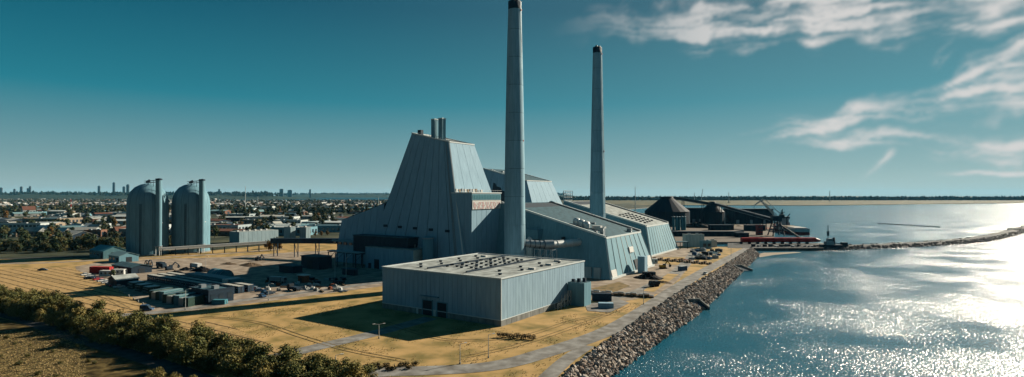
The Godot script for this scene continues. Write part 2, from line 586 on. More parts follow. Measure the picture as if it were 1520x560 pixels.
func make_land_and_sea() -> void:
	var sea := st_new()
	quad(sea, Vector3(-16000, -2, 400), Vector3(-16000, -2, -19000), Vector3(16000, -2, -19000), Vector3(16000, -2, 400))
	structure("sea", sea, M.water)
	# shoreline along the top of the stone slope, from behind the camera to the dock
	rock_top = smooth_line([Vector3(-60, 0, -20), Vector3(-28, 0, -70), g(800, 585), g(842, 556), g(905, 507), g(1000, 441), g(1060, 406), g(1116, 369)], 8)
	rock_foot = smooth_line([Vector3(-52, -2, -16), Vector3(-20, -2, -66), g(858, 590, -2), g(906, 557, -2), g(975, 505, -2), g(1033, 463, -2), g(1080, 421, -2), g(1126, 377.5, -2)], 8)
	var outline := [Vector3(-9000, 0, 300), Vector3(-70, 0, 300)]
	outline += rock_top
	outline += [g(1100, 366), g(1062, 365.6), g(1057, 359.6), g(1100, 359.2), g(1148, 355), g(1151, 331.5), g(1085, 328.5), g(1030, 326.5), g(965, 317), g(900, 313), Vector3(600, 0, -2200), Vector3(420, 0, -3400), Vector3(900, 0, -18500), Vector3(-15500, 0, -18500), Vector3(-15500, 0, 300)]
	structure("ground", sheet(outline, 0.0), M.land)
	# quay wall and bank below the edge of the land
	var edge := outline.slice(2 + rock_top.size() - 1, 2 + rock_top.size() + 12)
	var wall := st_new()
	for i in edge.size() - 1:
		quad(wall, edge[i] - Vector3(0, 0.02, 0), edge[i + 1] - Vector3(0, 0.02, 0), edge[i + 1] - Vector3(0, 3, 0), edge[i] - Vector3(0, 3, 0))
	structure("quay_wall", wall, M.concrete)
	var bank := st_new()
	for i in rock_top.size() - 1:
		quad(bank, rock_top[i] - Vector3(0, 0.1, 0), rock_top[i + 1] - Vector3(0, 0.1, 0), rock_foot[i + 1] - Vector3(0, 1.2, 0), rock_foot[i] - Vector3(0, 1.2, 0))
	structure("shore_bank", bank, M.soil)
	# the dry lawn round the plant
	var lawn := [Vector3(-60, 0, -20), Vector3(-28, 0, -70), g(800, 585), g(842, 556), g(905, 507), g(1000, 441), g(1060, 406), g(1112, 369.2), g(1062, 366.5), g(990, 366), g(900, 350), g(700, 350), g(420, 362), g(200, 383), g(-120, 386), Vector3(-420, 0, -150), Vector3(-380, 0, 60), Vector3(-60, 0, 60)]
	structure("lawn", sheet(lawn, 0.03), M.grass)
	# mown field with its swaths
	var f := [g(-110, 412), g(-20, 400.5), g(104, 396.5), g(160, 420), g(221, 455), g(210, 466), g(150, 466), g(60, 437), g(-110, 425)]
	field_sheet(f, "mown_field", 0.07)
	field_sheet([g(236, 474), g(330, 478), g(420, 520), g(395, 527), g(330, 505)], "mown_field", 0.07)
	# rough grass at the foot of the hedge, near the camera
	structure("rough_grass", sheet([g(-250, 436), g(-60, 457), g(30, 479), g(110, 507), g(200, 535), g(300, 571), g(400, 625), g(100, 900), g(-900, 900)], 0.06), M.rough_grass)
	# roads and yards
	structure("yard_ground", sheet([g(214, 464), g(168, 428), g(118, 409), g(112, 396), g(150, 389), g(215, 385), g(330, 382), g(440, 374), g(520, 371), g(600, 385), g(640, 396), g(574, 424), g(470, 438), g(370, 451), g(290, 461)], 0.06), M.gravel)
	structure("coast_road", ribbon(smooth_line([g(330, 566), g(470, 557), g(570, 552), g(724, 544), g(817, 521), g(900, 492), g(955, 461), g(1003, 428.5), g(1050, 400), g(1111, 368.6)], 8), 7.0, 0.10), M.asphalt)
	structure("shore_path", ribbon(smooth_line([g(872, 513), g(842, 533), g(812, 560), g(770, 600)], 6), 4.2, 0.085), M.asphalt)
	structure("hall_lane", ribbon(smooth_line([g(330, 552), g(410, 530), g(480, 513), g(548, 497), g(640, 472)], 6), 6.2, 0.09), M.asphalt)
	structure("access_road", ribbon(smooth_line([g(160, 469), g(215, 465.5), g(280, 458.5), g(370, 444.5), g(470, 432), g(573, 418), g(650, 408)], 6), 5.5, 0.10), M.asphalt)
	structure("hedge_road", ribbon(smooth_line([g(-220, 430), g(-60, 452), g(30, 473), g(110, 500), g(200, 527), g(300, 562), g(400, 610)], 6), 5.0, 0.09), M.asphalt_dark)
	structure("back_track", ribbon(smooth_line([g(-150, 395), g(0, 391.5), g(80, 390), g(150, 386), g(240, 382), g(330, 377), g(420, 369.5)], 6), 7.0, 0.08), M.gravel)
	structure("field_track", ribbon(smooth_line([g(-160, 388), g(0, 384.5), g(70, 382), g(140, 379.5)], 6), 5.0, 0.085), M.asphalt_dark)
	# wheel ruts worn into the grass
	var ruts := [[g(300, 470), g(380, 478), g(450, 500), g(520, 520), g(600, 535)], [g(566, 476), g(640, 500), g(700, 505), g(780, 498), g(850, 476), g(905, 466)], [g(240, 480), g(300, 492), g(360, 512), g(400, 532)], [g(-40, 405), g(60, 412), g(130, 430), g(190, 458)], [g(690, 530), g(770, 512), g(850, 486), g(930, 455)]]
	for q in ruts:
		var mid := smooth_line(q, 8)
		for s in [-1.0, 1.0]:
			var side := []
			for i in mid.size():
				var dd: Vector3 = (mid[mini(i + 1, mid.size() - 1)] - mid[maxi(i - 1, 0)]).normalized().cross(Vector3.UP)
				side.append(mid[i] + dd * s * (0.9 + rng.randf_range(-0.06, 0.06)))
			structure("wheel_rut", ribbon(side, 0.34, 0.11), M.verge)
	# yards beside the turbine halls
	structure("quay_yard", sheet([pl(-6, 57), pl(-16, 62), pl(-22, 92), pl(-14, 140), pl(-4, 190), pl(6, 240), pl(20, 300), pl(60, 310), pl(60, 60), pl(0, 62)], 0.05), M.gravel)
	structure("quay_lane", ribbon(smooth_line([pl(-6, 60), pl(-12, 84), pl(-10, 120), pl(-6, 160), pl(2, 200), pl(14, 260), pl(24, 300)], 6), 7.0, 0.08), M.asphalt)
	structure("soil_patch", sheet([pl(9, 82), pl(-4, 78), pl(-3, 100), pl(6, 108)], 0.09), M.verge)
	structure("soil_patch", sheet([pl(-13, 90), pl(-18, 90), pl(-10, 150), pl(-4, 150)], 0.10), M.grass)
	structure("soil_patch", sheet([pl(20, 190), pl(3, 190), pl(12, 235), pl(26, 228)], 0.10), M.grass)
	structure("harbour_ground", sheet([g(985, 365.6), g(1061, 364.5), g(1056, 359.4), g(1100, 359.0), g(1147.5, 354.8), g(1150, 332), g(1085, 329), g(960, 326), g(900, 340)], 0.05), M.harbour)
	structure("beach", sheet([g(1122, 374, 0), g(1133, 371.5), g(1180, 370.4), g(1190, 371.2), g(1150, 374.5), g(1128, 378)], -1.92), M.tan)
	# a lake beyond the town
	structure("lake", sheet([Vector3(-2900, 0, -4700), Vector3(-2300, 0, -4300), Vector3(-1000, 0, -4300), Vector3(-200, 0, -5000), Vector3(-600, 0, -8200), Vector3(-1500, 0, -9500), Vector3(-4600, 0, -9200)], 0.5), M.lake)

func field_sheet(pts: Array, called: String, h: float) -> void:
	var flat := PackedVector2Array()
	for p in pts:
		flat.append(Vector2(p.x, p.z))
	var ids := Geometry2D.triangulate_polygon(flat)
	var st := st_new()
	for i in ids:
		var p := Vector3(flat[i].x, h, flat[i].y)
		st.set_uv(Vector2(p.dot(UA), p.dot(VB)) / 72.0)
		st.add_vertex(p)
	structure(called, st, M.field)

# ---------------------------------------------------------------- the low hall in front
func make_hall() -> void:
	var t := thing("storage_hall", "low wide grey metal hall with dark roof vents beside the coast road", "hall", pl(27, 30, 0))
	var la := 54.0
	var lb := 59.0
	var h := 15.1
	t.set_meta("middle", pl(27, 30, 8))
	var core := st_new()
	plant_box(core, 0.2, la - 0.2, 0.2, lb - 0.2, 0.0, h - 0.35)
	obj("core", core, M.joint, t)
	# plinth, flashing, panels
	cladding(t, [pl(la, 0.1, 0.0), pl(0, 0.1, 0.0), pl(0, 0.1, 1.9), pl(la, 0.1, 1.9)], 18, 1, 0.14, 0.12, [M.concrete], "plinth_panel")
	cladding(t, [pl(0.1, 0, 0.0), pl(0.1, lb, 0.0), pl(0.1, lb, 1.9), pl(0.1, 0, 1.9)], 20, 1, 0.14, 0.12, [M.concrete], "plinth_panel")
	var fl := st_new()
	plant_box(fl, -0.12, la + 0.05, -0.12, 0.2, 1.9, 2.12)
	plant_box(fl, -0.12, 0.2, 0.2, lb, 1.9, 2.12)
	obj("flashing", fl, M.trim, t)
	cladding(t, [pl(la, 0.15, 2.14), pl(0, 0.15, 2.14), pl(0, 0.15, h), pl(la, 0.15, h)], 27, 1, 0.09, 0.14, M.clad_hall, "wall_panel")
	cladding(t, [pl(0.15, 0, 2.14), pl(0.15, lb, 2.14), pl(0.15, lb, h), pl(0.15, 0, h)], 34, 1, 0.09, 0.14, M.clad_hall, "wall_panel")
	cladding(t, [pl(la, lb - 0.15, 0), pl(0, lb - 0.15, 0), pl(0, lb - 0.15, h), pl(la, lb - 0.15, h)], 9, 1, 0.09, 0.14, M.clad_hall, "wall_panel")
	cladding(t, [pl(la - 0.15, 0, 0), pl(la - 0.15, lb, 0), pl(la - 0.15, lb, h), pl(la - 0.15, 0, h)], 9, 1, 0.09, 0.14, M.clad_hall, "wall_panel")
	# corner post
	var cp := st_new()
	plant_box(cp, -0.16, 0.1, -0.16, 0.1, 2.14, h + 0.1)
	obj("corner_trim", cp, M.trim, t)
	# roof in three bays with a raised seam between them, and an eaves trim all round
	var bays := [[0.35, 18.6], [19.4, 36.6], [37.4, la - 0.35]]
	for bay in bays:
		var st := st_new()
		plant_box(st, bay[0], bay[1], 0.35, lb - 0.35, h - 0.3, h + 0.05)
		obj("roof_bay", st, M.roof, t)
	for a in [19.0, 37.0]:
		var st := st_new()
		plant_box(st, a - 0.22, a + 0.22, 6.0, lb - 3.0, h - 0.2, h + 0.62)
		obj("roof_seam", st, M.dark_blue, t)
	var eave := st_new()
	plant_box(eave, -0.2, la + 0.2, -0.2, 0.3, h + 0.02, h + 0.42)
	plant_box(eave, -0.2, la + 0.2, lb - 0.3, lb + 0.2, h + 0.02, h + 0.42)
	plant_box(eave, -0.2, 0.3, 0.3, lb - 0.3, h + 0.02, h + 0.42)
	plant_box(eave, la - 0.3, la + 0.2, 0.3, lb - 0.3, h + 0.02, h + 0.42)
	obj("eaves_trim", eave, M.trim, t)
	# roof vents
	var spots := []
	for i in 8:
		for j in 5:
			spots.append(Vector2(21.5 + j * 3.4 + (i % 2) * 1.2, 15.0 + i * 4.6 + (j % 2) * 1.6))
	for k in 7:
		spots.append(Vector2(6.0 + (k % 2) * 5.0, 8.0 + k * 6.8))
	for k in 8:
		spots.append(Vector2(42.0 + (k % 2) * 5.5, 8.0 + k * 5.8))
	for s in spots:
		var st := st_new()
		var c := pl(s.x, s.y, h + 0.04)
		lathe(st, c, [Vector2(0.55, 0), Vector2(0.55, 0.35), Vector2(0.75, 0.4), Vector2(0.7, 0.62), Vector2(0.0, 0.66)], 10)
		obj("roof_vent", st, M.dark_blue, t)
	for s in [Vector2(4.5, 26), Vector2(5.5, 40), Vector2(44, 50), Vector2(8.5, 52)]:
		var st := st_new()
		box(st, pl(s.x, s.y, h + 0.04), Vector3(2.6, 0.7, 1.4), YAW_A)
		obj("skylight", st, M.white, t)
	# two dark doors with frames on the shaded front, and a canopy
	for d in [[29.2, 4.4, 5.2], [22.6, 4.2, 5.0]]:
		var fr := st_new()
		plant_box(fr, d[0] - 0.3, d[0], -0.22, 0.2, 0.0, d[2] + 0.3)
		plant_box(fr, d[0] + d[1], d[0] + d[1] + 0.3, -0.22, 0.2, 0.0, d[2] + 0.3)
		plant_box(fr, d[0], d[0] + d[1], -0.22, 0.2, d[2], d[2] + 0.3)
		var door := st_new()
		plant_box(door, d[0], d[0] + d[1], -0.06, 0.2, 0.02, d[2])
		var dn := obj("door", door, M.dark, t)
		obj("door_frame", fr, M.clad_blue[0], dn)
	var can := st_new()
	plant_box(can, 26.0, 34.5, -0.9, -0.04, 6.6, 6.85)
	obj("canopy", can, M.clad_blue[0], t)
	for d in [[27.6, 1.0], [35.8, 0.9]]:
		var st := st_new()
		plant_box(st, d[0], d[0] + d[1], -0.1, 0.2, 0.02, 2.3)
		obj("side_door", st, M.white, t)
	# blue-grey filter house at the side of the hall
	var f := thing("filter_house", "blue grey windowless box standing against the sunny side of the low hall", "shed", pl(-3.7, 47, 0))
	f.set_meta("middle", pl(-3.7, 47, 4))
	var fc := st_new()
	plant_box(fc, -7.3, -0.5, 44.2, 49.8, 0, 8.6)
	obj("core", fc, M.joint, f)
	cladding(f, [pl(-0.4, 44.2, 0), pl(-7.4, 44.2, 0), pl(-7.4, 44.2, 8.8), pl(-0.4, 44.2, 8.8)], 4, 1, 0.06, 0.12, M.clad_blue)
	cladding(f, [pl(-7.3, 44.1, 0), pl(-7.3, 49.9, 0), pl(-7.3, 49.9, 8.8), pl(-7.3, 44.1, 8.8)], 3, 1, 0.06, 0.12, M.clad_blue)
	cladding(f, [pl(-0.4, 49.8, 0), pl(-7.4, 49.8, 0), pl(-7.4, 49.8, 8.8), pl(-0.4, 49.8, 8.8)], 3, 1, 0.06, 0.12, M.clad_blue)
	var fr2 := st_new()
	plant_box(fr2, -7.2, -0.6, 44.4, 49.6, 8.6, 8.75)
	obj("roof", fr2, M.roof_dark, f)
	for k in 3:
		var st := st_new()
		box(st, pl(-1.6 - k * 2.0, 46.5 + k * 0.7, 8.7), Vector3(1.2, 1.0 + 0.3 * k, 1.0), YAW_A)
		obj("roof_unit", st, M.dark_blue, f)
	# steel stair against the hall, left of the filter house
	var s := thing("steel_stair", "white steel escape stair with cross bracing on the hall's sunny side", "stair", pl(-1, 38, 0))
	for k in 4:
		var st := st_new()
		var b0 := 33.5 + k * 2.6
		var hh := 2.2 + k * 1.15
		for bb in [b0, b0 + 2.5]:
			bar(st, pl(-0.7, bb, 0), pl(-0.7, bb, hh), 0.16)
			bar(st, pl(-1.9, bb, 0), pl(-1.9, bb, hh), 0.16)
		for z in [0.1, hh * 0.5]:
			bar(st, pl(-1.9, b0, z), pl(-1.9, b0 + 2.5, z + hh * 0.5), 0.13)
			bar(st, pl(-1.9, b0 + 2.5, z), pl(-1.9, b0, z + hh * 0.5), 0.13)
		bar(st, pl(-1.9, b0, hh), pl(-1.9, b0 + 2.5, hh), 0.18)
		obj("brace_frame", st, M.steel_pale, s)
	for k in 14:
		var st := st_new()
		var b0 := 33.5 + k * 0.75
		plant_box(st, -1.9, -0.7, b0, b0 + 0.62, 0.4 + k * 0.38, 0.5 + k * 0.38)
		obj("tread", st, M.steel, s)

# ---------------------------------------------------------------- boiler houses
func frustum(t: Node3D, lo: Array, hi: Array, inset := 0.3) -> void:
	var mid := Vector3.ZERO
	for p in lo + hi:
		mid += p
	mid /= 8.0
	t.set_meta("middle", mid)
	var p := []
	for q in lo + hi:
		p.append(q + (Vector3(mid.x, q.y, mid.z) - q).normalized() * inset)
	var st := st_new()
	hexa(st, p)
	obj("core", st, M.joint, t)

func make_boiler_houses() -> void:
	var t := thing("boiler_house", "tall tapering blue grey boiler house with twin roof stacks and banner", "boiler house", pl(123, 112, 0))
	var lo := [pl(84, 87, 0), pl(162, 87, 0), pl(162, 138, 0), pl(84, 138, 0)]
	var hi := [pl(102, 95, 71.4), pl(130.6, 95, 78), pl(130.6, 118, 78), pl(102, 118, 71.4)]
	frustum(t, lo, hi)
	cladding(t, [lo[1], lo[0], hi[0], hi[1]], 8, 1, 0.34, 0.25, M.clad)
	cladding(t, [lo[0], lo[3], hi[3], hi[0]], 4, 1, 0.22, 0.25, M.clad)
	cladding(t, [lo[2], lo[1], hi[1], hi[2]], 6, 1, 0.3, 0.25, M.clad)
	cladding(t, [lo[3], lo[2], hi[2], hi[3]], 6, 1, 0.3, 0.25, M.clad)
	var rf := st_new()
	hexa(rf, [hi[0], hi[1], hi[2], hi[3], hi[0] + Vector3.UP * 0.5, hi[1] + Vector3.UP * 0.5, hi[2] + Vector3.UP * 0.5, hi[3] + Vector3.UP * 0.5])
	obj("roof", rf, M.roof, t)
	var ed := st_new()
	for k in [[0, 1], [1, 2], [2, 3], [3, 0]]:
		bar(ed, hi[k[0]] + Vector3.UP * 0.6, hi[k[1]] + Vector3.UP * 0.6, 0.7)
	obj("roof_edge", ed, M.trim, t)
	var ct := st_new()
	bar(ct, lo[0], hi[0], 0.6)
	obj("corner_trim", ct, M.trim, t)
	# twin square stacks
	for s in [[118.6, 101.5, 2.6], [112.6, 101.2, 2.9]]:
		var base := pl(s[0], s[1], 73)
		var st := st_new()
		box(st, base, Vector3(s[2], 13.2, 3.2), YAW_A)
		var sk := obj("roof_stack", st, M.clad_blue[0], t)
		var rim := st_new()
		box(rim, base + Vector3.UP * 13.2, Vector3(s[2] + 0.4, 0.5, 3.6), YAW_A)
		obj("stack_rim", rim, M.trim, sk)
	var bx := st_new()
	box(bx, pl(126.5, 98, 77), Vector3(2.6, 3.4, 2.2), YAW_A)
	obj("roof_cabinet", bx, M.dark_blue, t)
	for k in 9:
		var st := st_new()
		var a := 104.0 + k * 2.7
		bar(st, pl(a, 96, 71.6 + (a - 102) * 0.231), pl(a, 96, 73.4 + (a - 102) * 0.231), 0.14)
		bar(st, pl(a, 96, 73.3 + (a - 102) * 0.231), pl(a + 2.7, 96, 73.9 + (a - 102) * 0.231), 0.1)
		obj("railing", st, M.steel, t)
	for k in 6:
		var st := st_new()
		box(st, pl(104.5 + rng.randf() * 20.0, 100.0 + rng.randf() * 15.0, 72.6), Vector3(rng.randf_range(1, 2.4), rng.randf_range(0.8, 3.0), 1.2), YAW_A)
		obj("roof_unit", st, M.steel, t)
	# service ladder and louvres on the shaded face
	var lf := [lo[1], lo[0], hi[0], hi[1]]
	var nv: Vector3 = -VB
	var lad := st_new()
	bar(lad, bil(lf, 0.93, 0.0) + nv * 0.7, bil(lf, 0.93, 1.0) + nv * 0.7, 0.3)
	bar(lad, bil(lf, 0.945, 0.0) + nv * 0.7, bil(lf, 0.945, 1.0) + nv * 0.7, 0.3)
	for k in 40:
		bar(lad, bil(lf, 0.93, k / 40.0) + nv * 0.7, bil(lf, 0.945, k / 40.0) + nv * 0.7, 0.16)
	obj("ladder", lad, M.steel, t)
	for k in 5:
		var st := st_new()
		var c := bil(lf, 0.1 + k * 0.19, 0.3)
		box(st, c + nv * 0.35, Vector3(3.0, 1.4, 0.4), YAW_A)
		obj("louvre", st, M.dark_blue, t)
	# the low wing at its far end
	var w := thing("boiler_wing", "low blue grey wing sloping down from the tall boiler house", "wing", pl(172, 110, 0))
	var wl := [pl(150, 87.5, 0), pl(190, 87.5, 0), pl(190, 132, 0), pl(150, 132, 0)]
	var wh := [pl(150, 92, 37), pl(187, 90.5, 26), pl(187, 130, 26), pl(150, 130, 37)]
	frustum(w, wl, wh)
	cladding(w, [wl[1], wl[0], wh[0], wh[1]], 7, 2, 0.2, 0.22, M.clad)
	cladding(w, [wl[2], wl[1], wh[1], wh[2]], 6, 1, 0.2, 0.22, M.clad)
	var wr := st_new()
	hexa(wr, [wh[0], wh[1], wh[2], wh[3], wh[0] + Vector3.UP * 0.4, wh[1] + Vector3.UP * 0.4, wh[2] + Vector3.UP * 0.4, wh[3] + Vector3.UP * 0.4])
	obj("roof", wr, M.roof_dark, w)
	var ledge := st_new()
	bar(ledge, pl(191, 86.5, 13.5), pl(158, 86.5, 13.5), 1.1)
	obj("ledge", ledge, M.clad_blue[0], w)
	for k in 5:
		var st := st_new()
		plant_box(st, 188.0 - k * 5.0, 190.5 - k * 5.0, 86.6, 87.2, 11.2, 12.6)
		obj("window", st, M.glass, w)
	# lift tower with the banner
	var b := thing("lift_tower", "pale flat-topped tower bearing a pink and white banner below a louvre band", "tower", pl(88, 105, 0))
	b.set_meta("middle", pl(90, 105, 20))
	var bc := st_new()
	plant_box(bc, 83.2, 97, 91.3, 117.7, 0, 42.6)
	obj("core", bc, M.joint, b)
	cladding(b, [pl(97, 91.2, 0), pl(83, 91.2, 0), pl(83, 91.2, 43), pl(97, 91.2, 43)], 3, 1, 0.12, 0.2, M.clad)
	cladding(b, [pl(83.1, 91, 0), pl(83.1, 118, 0), pl(83.1, 118, 34.2), pl(83.1, 91, 34.2)], 6, 1, 0.22, 0.2, M.clad)
	var lv := st_new()
	plant_box(lv, 82.7, 83.2, 91, 118, 39.4, 43.0)
	obj("upper_band", lv, M.clad_blue[0], b)
	for k in 18:
		var st := st_new()
		plant_box(st, 82.55, 82.75, 91.8 + k * 1.45, 92.9 + k * 1.45, 39.9, 42.2)
		obj("louvre", st, M.teal, b)
	var roof := st_new()
	plant_box(roof, 82.4, 97, 90.7, 118.4, 43.0, 43.6)
	obj("roof", roof, M.trim, b)
	var bn := st_new()
	plant_box(bn, 82.45, 82.8, 91.2, 117.8, 34.4, 39.2)
	var banner := obj("banner", bn, M.white, b)
	# print of the banner: pale pink blocks, as far as they can be made out
	var glyphs := ["100110101110010", "011101010110101", "110010111010110", "101101010011101", "011010110101011", "110101101010011", "101011010110100"]
	for k in glyphs.size():
		var st := st_new()
		for c in 15:
			if glyphs[k][c] == "1":
				var bx0 := 92.2 + k * 3.6 + (c % 3) * 0.95
				var hz := 38.3 - (c / 3) * 0.75
				plant_box(st, 82.36, 82.46, bx0, bx0 + 0.9, hz - 0.7, hz)
		obj("print_block", st, M.pink, banner)
	for k in 7:
		var st := st_new()
		bar(st, pl(83.4, 92 + k * 4, 43.6), pl(83.4, 92 + k * 4, 44.8), 0.12)
		bar(st, pl(83.4, 92 + k * 4, 44.7), pl(83.4, 96 + k * 4, 44.7), 0.1)
		obj("railing", st, M.steel_pale, b)
	# light board behind on the boiler's sunny face, just above the tower
	for k in 10:
		var st := st_new()
		var c := pl(95.1, 93.2 + k * 2.5, 43.7)
		box(st, c, Vector3(0.8, rng.randf_range(1.2, 2.2), 1.6), YAW_A)
		obj("roof_unit", st, [M.white, M.tan, M.steel][k % 3], b)

	# the second boiler house, behind
	var t2 := thing("boiler_house", "lower pale boiler house standing behind the tall tapering one", "boiler house", pl(140, 235, 0))
	var lo2 := [pl(100, 196, 0), pl(185, 196, 0), pl(185, 258, 0), pl(100, 258, 0)]
	var hi2 := [pl(121, 206, 52.3), pl(161, 206, 62.5), pl(161, 243, 62.5), pl(121, 243, 52.3)]
	frustum(t2, lo2, hi2)
	cladding(t2, [lo2[1], lo2[0], hi2[0], hi2[1]], 8, 1, 0.3, 0.25, M.clad)
	cladding(t2, [lo2[0], lo2[3], hi2[3], hi2[0]], 6, 1, 0.2, 0.25, M.clad)
	cladding(t2, [lo2[2], lo2[1], hi2[1], hi2[2]], 5, 1, 0.2, 0.25, M.clad)
	var r2 := st_new()
	hexa(r2, [hi2[0], hi2[1], hi2[2], hi2[3], hi2[0] + Vector3.UP * 0.5, hi2[1] + Vector3.UP * 0.5, hi2[2] + Vector3.UP * 0.5, hi2[3] + Vector3.UP * 0.5])
	obj("roof", r2, M.roof_dark, t2)
	for k in 8:
		var st := st_new()
		box(st, pl(128 + k * 4.2, 209 + (k % 3) * 3.0, 53.6 + k * 1.07), Vector3(2.0, rng.randf_range(0.9, 2.0), 2.0), YAW_A)
		obj("roof_unit", st, M.steel, t2)
	var ed2 := st_new()
	for k in [[0, 1], [3, 0], [2, 3]]:
		bar(ed2, hi2[k[0]] + Vector3.UP * 0.6, hi2[k[1]] + Vector3.UP * 0.6, 0.7)
	obj("roof_edge", ed2, M.trim, t2)
	# plant rack low on its sunny face
	var rk := st_new()
	for i in 5:
		bar(rk, pl(103.5, 231 + i * 3.5, 38), pl(103.5, 231 + i * 3.5, 45.5), 0.5)
	for z in [38.2, 40.6, 43.0, 45.3]:
		bar(rk, pl(103.5, 231, z), pl(103.5, 245, z), 0.45)
	obj("duct_rack", rk, M.steel, t2)

# ---------------------------------------------------------------- turbine halls
func turbine_hall(called: String, label: String, da: float, db: float, dots: bool) -> Node3D:
	var t := thing(called, label, "turbine hall", pl(50 + da, 145 + db, 0))
	var lo := [pl(12 + da, 112 + db, 0), pl(96 + da, 112 + db, 0), pl(96 + da, 178 + db, 0), pl(14 + da, 178 + db, 0)]
	var hi := [pl(17 + da, 116.5 + db, 20.2), pl(82 + da, 118 + db, 37.2), pl(82 + da, 174 + db, 37.2), pl(20.5 + da, 174 + db, 20.2)]
	frustum(t, lo, hi, 2.2)
	var up := Vector3.UP
	cladding(t, [lo[1], lo[0], hi[0], hi[1]], 7, 1, 0.08, 0.2, M.clad_blue)
	cladding(t, [lo[3], lo[2], hi[2], hi[3]], 6, 1, 0.08, 0.2, M.clad_blue)
	cladding(t, [lo[2], lo[1], hi[1], hi[2]], 6, 1, 0.08, 0.2, M.clad_blue)
	# the sunny end: tall panels between pale joints
	cladding(t, [lo[0], lo[3], hi[3], hi[0]], 8 if not dots else 11, 1, 0.1, 0.25, M.clad_blue)
	var n := 8 if not dots else 11
	for i in n - 1:
		var u := float(i + 1) / n
		var st := st_new()
		bar(st, lo[0].lerp(lo[3], u) - UA * 0.3 + up * 0.3, hi[0].lerp(hi[3], u) - UA * 0.3, 0.28 if not dots else 0.16)
		obj("joint_strip", st, M.joint_pale, t)
	var fr := st_new()
	bar(fr, lo[0] - UA * 0.15, hi[0] - UA * 0.15, 0.75)
	bar(fr, lo[3] - UA * 0.15, hi[3] - UA * 0.15, 0.75)
	bar(fr, hi[0] - UA * 0.1, hi[3] - UA * 0.1, 0.85)
	bar(fr, lo[0] - UA * 0.3 + up * 0.5, lo[3] - UA * 0.3 + up * 0.5, 1.0)
	obj("end_frame", fr, M.trim, t)
	# roof: deck sunk between two upstands
	var q := []
	for k in [0, 1, 2, 3]:
		q.append(hi[k])
	var rf := st_new()
	hexa(rf, [q[0] - up * 0.6, q[1] - up * 0.6, q[2] - up * 0.6, q[3] - up * 0.6, q[0] + up * 0.3, q[1] + up * 0.3, q[2] + up * 0.3, q[3] + up * 0.3])
	obj("roof", rf, M.roof if dots else M.roof_dark, t)
	for k in [[0, 1], [3, 2]]:
		var st := st_new()
		bar(st, hi[k[0]] + up * 0.7, hi[k[1]] + up * 0.7, 1.0)
		obj("roof_upstand", st, M.trim, t)
		var st2 := st_new()
		var inn: Vector3 = (hi[2] - hi[1]).normalized() * (1.6 if k[0] == 0 else -1.6)
		bar(st2, hi[k[0]] + up * 0.45 + inn, hi[k[1]] + up * 0.45 + inn, 0.8)
		obj("roof_gutter", st2, M.dark, t)
	if dots:
		for i in 4:
			for j in 7:
				var u := 0.08 + j * 0.05 + i * 0.012
				var v := 0.25 + i * 0.14
				var st := st_new()
				var c := bil([hi[0], hi[1], hi[2], hi[3]], u, v) + up * 0.25
				lathe(st, c, [Vector2(0.8, 0), Vector2(0.8, 0.5), Vector2(1.1, 0.6), Vector2(0.9, 0.95), Vector2(0, 1.0)], 10)
				obj("roof_vent", st, M.dark_blue, t)
	return t

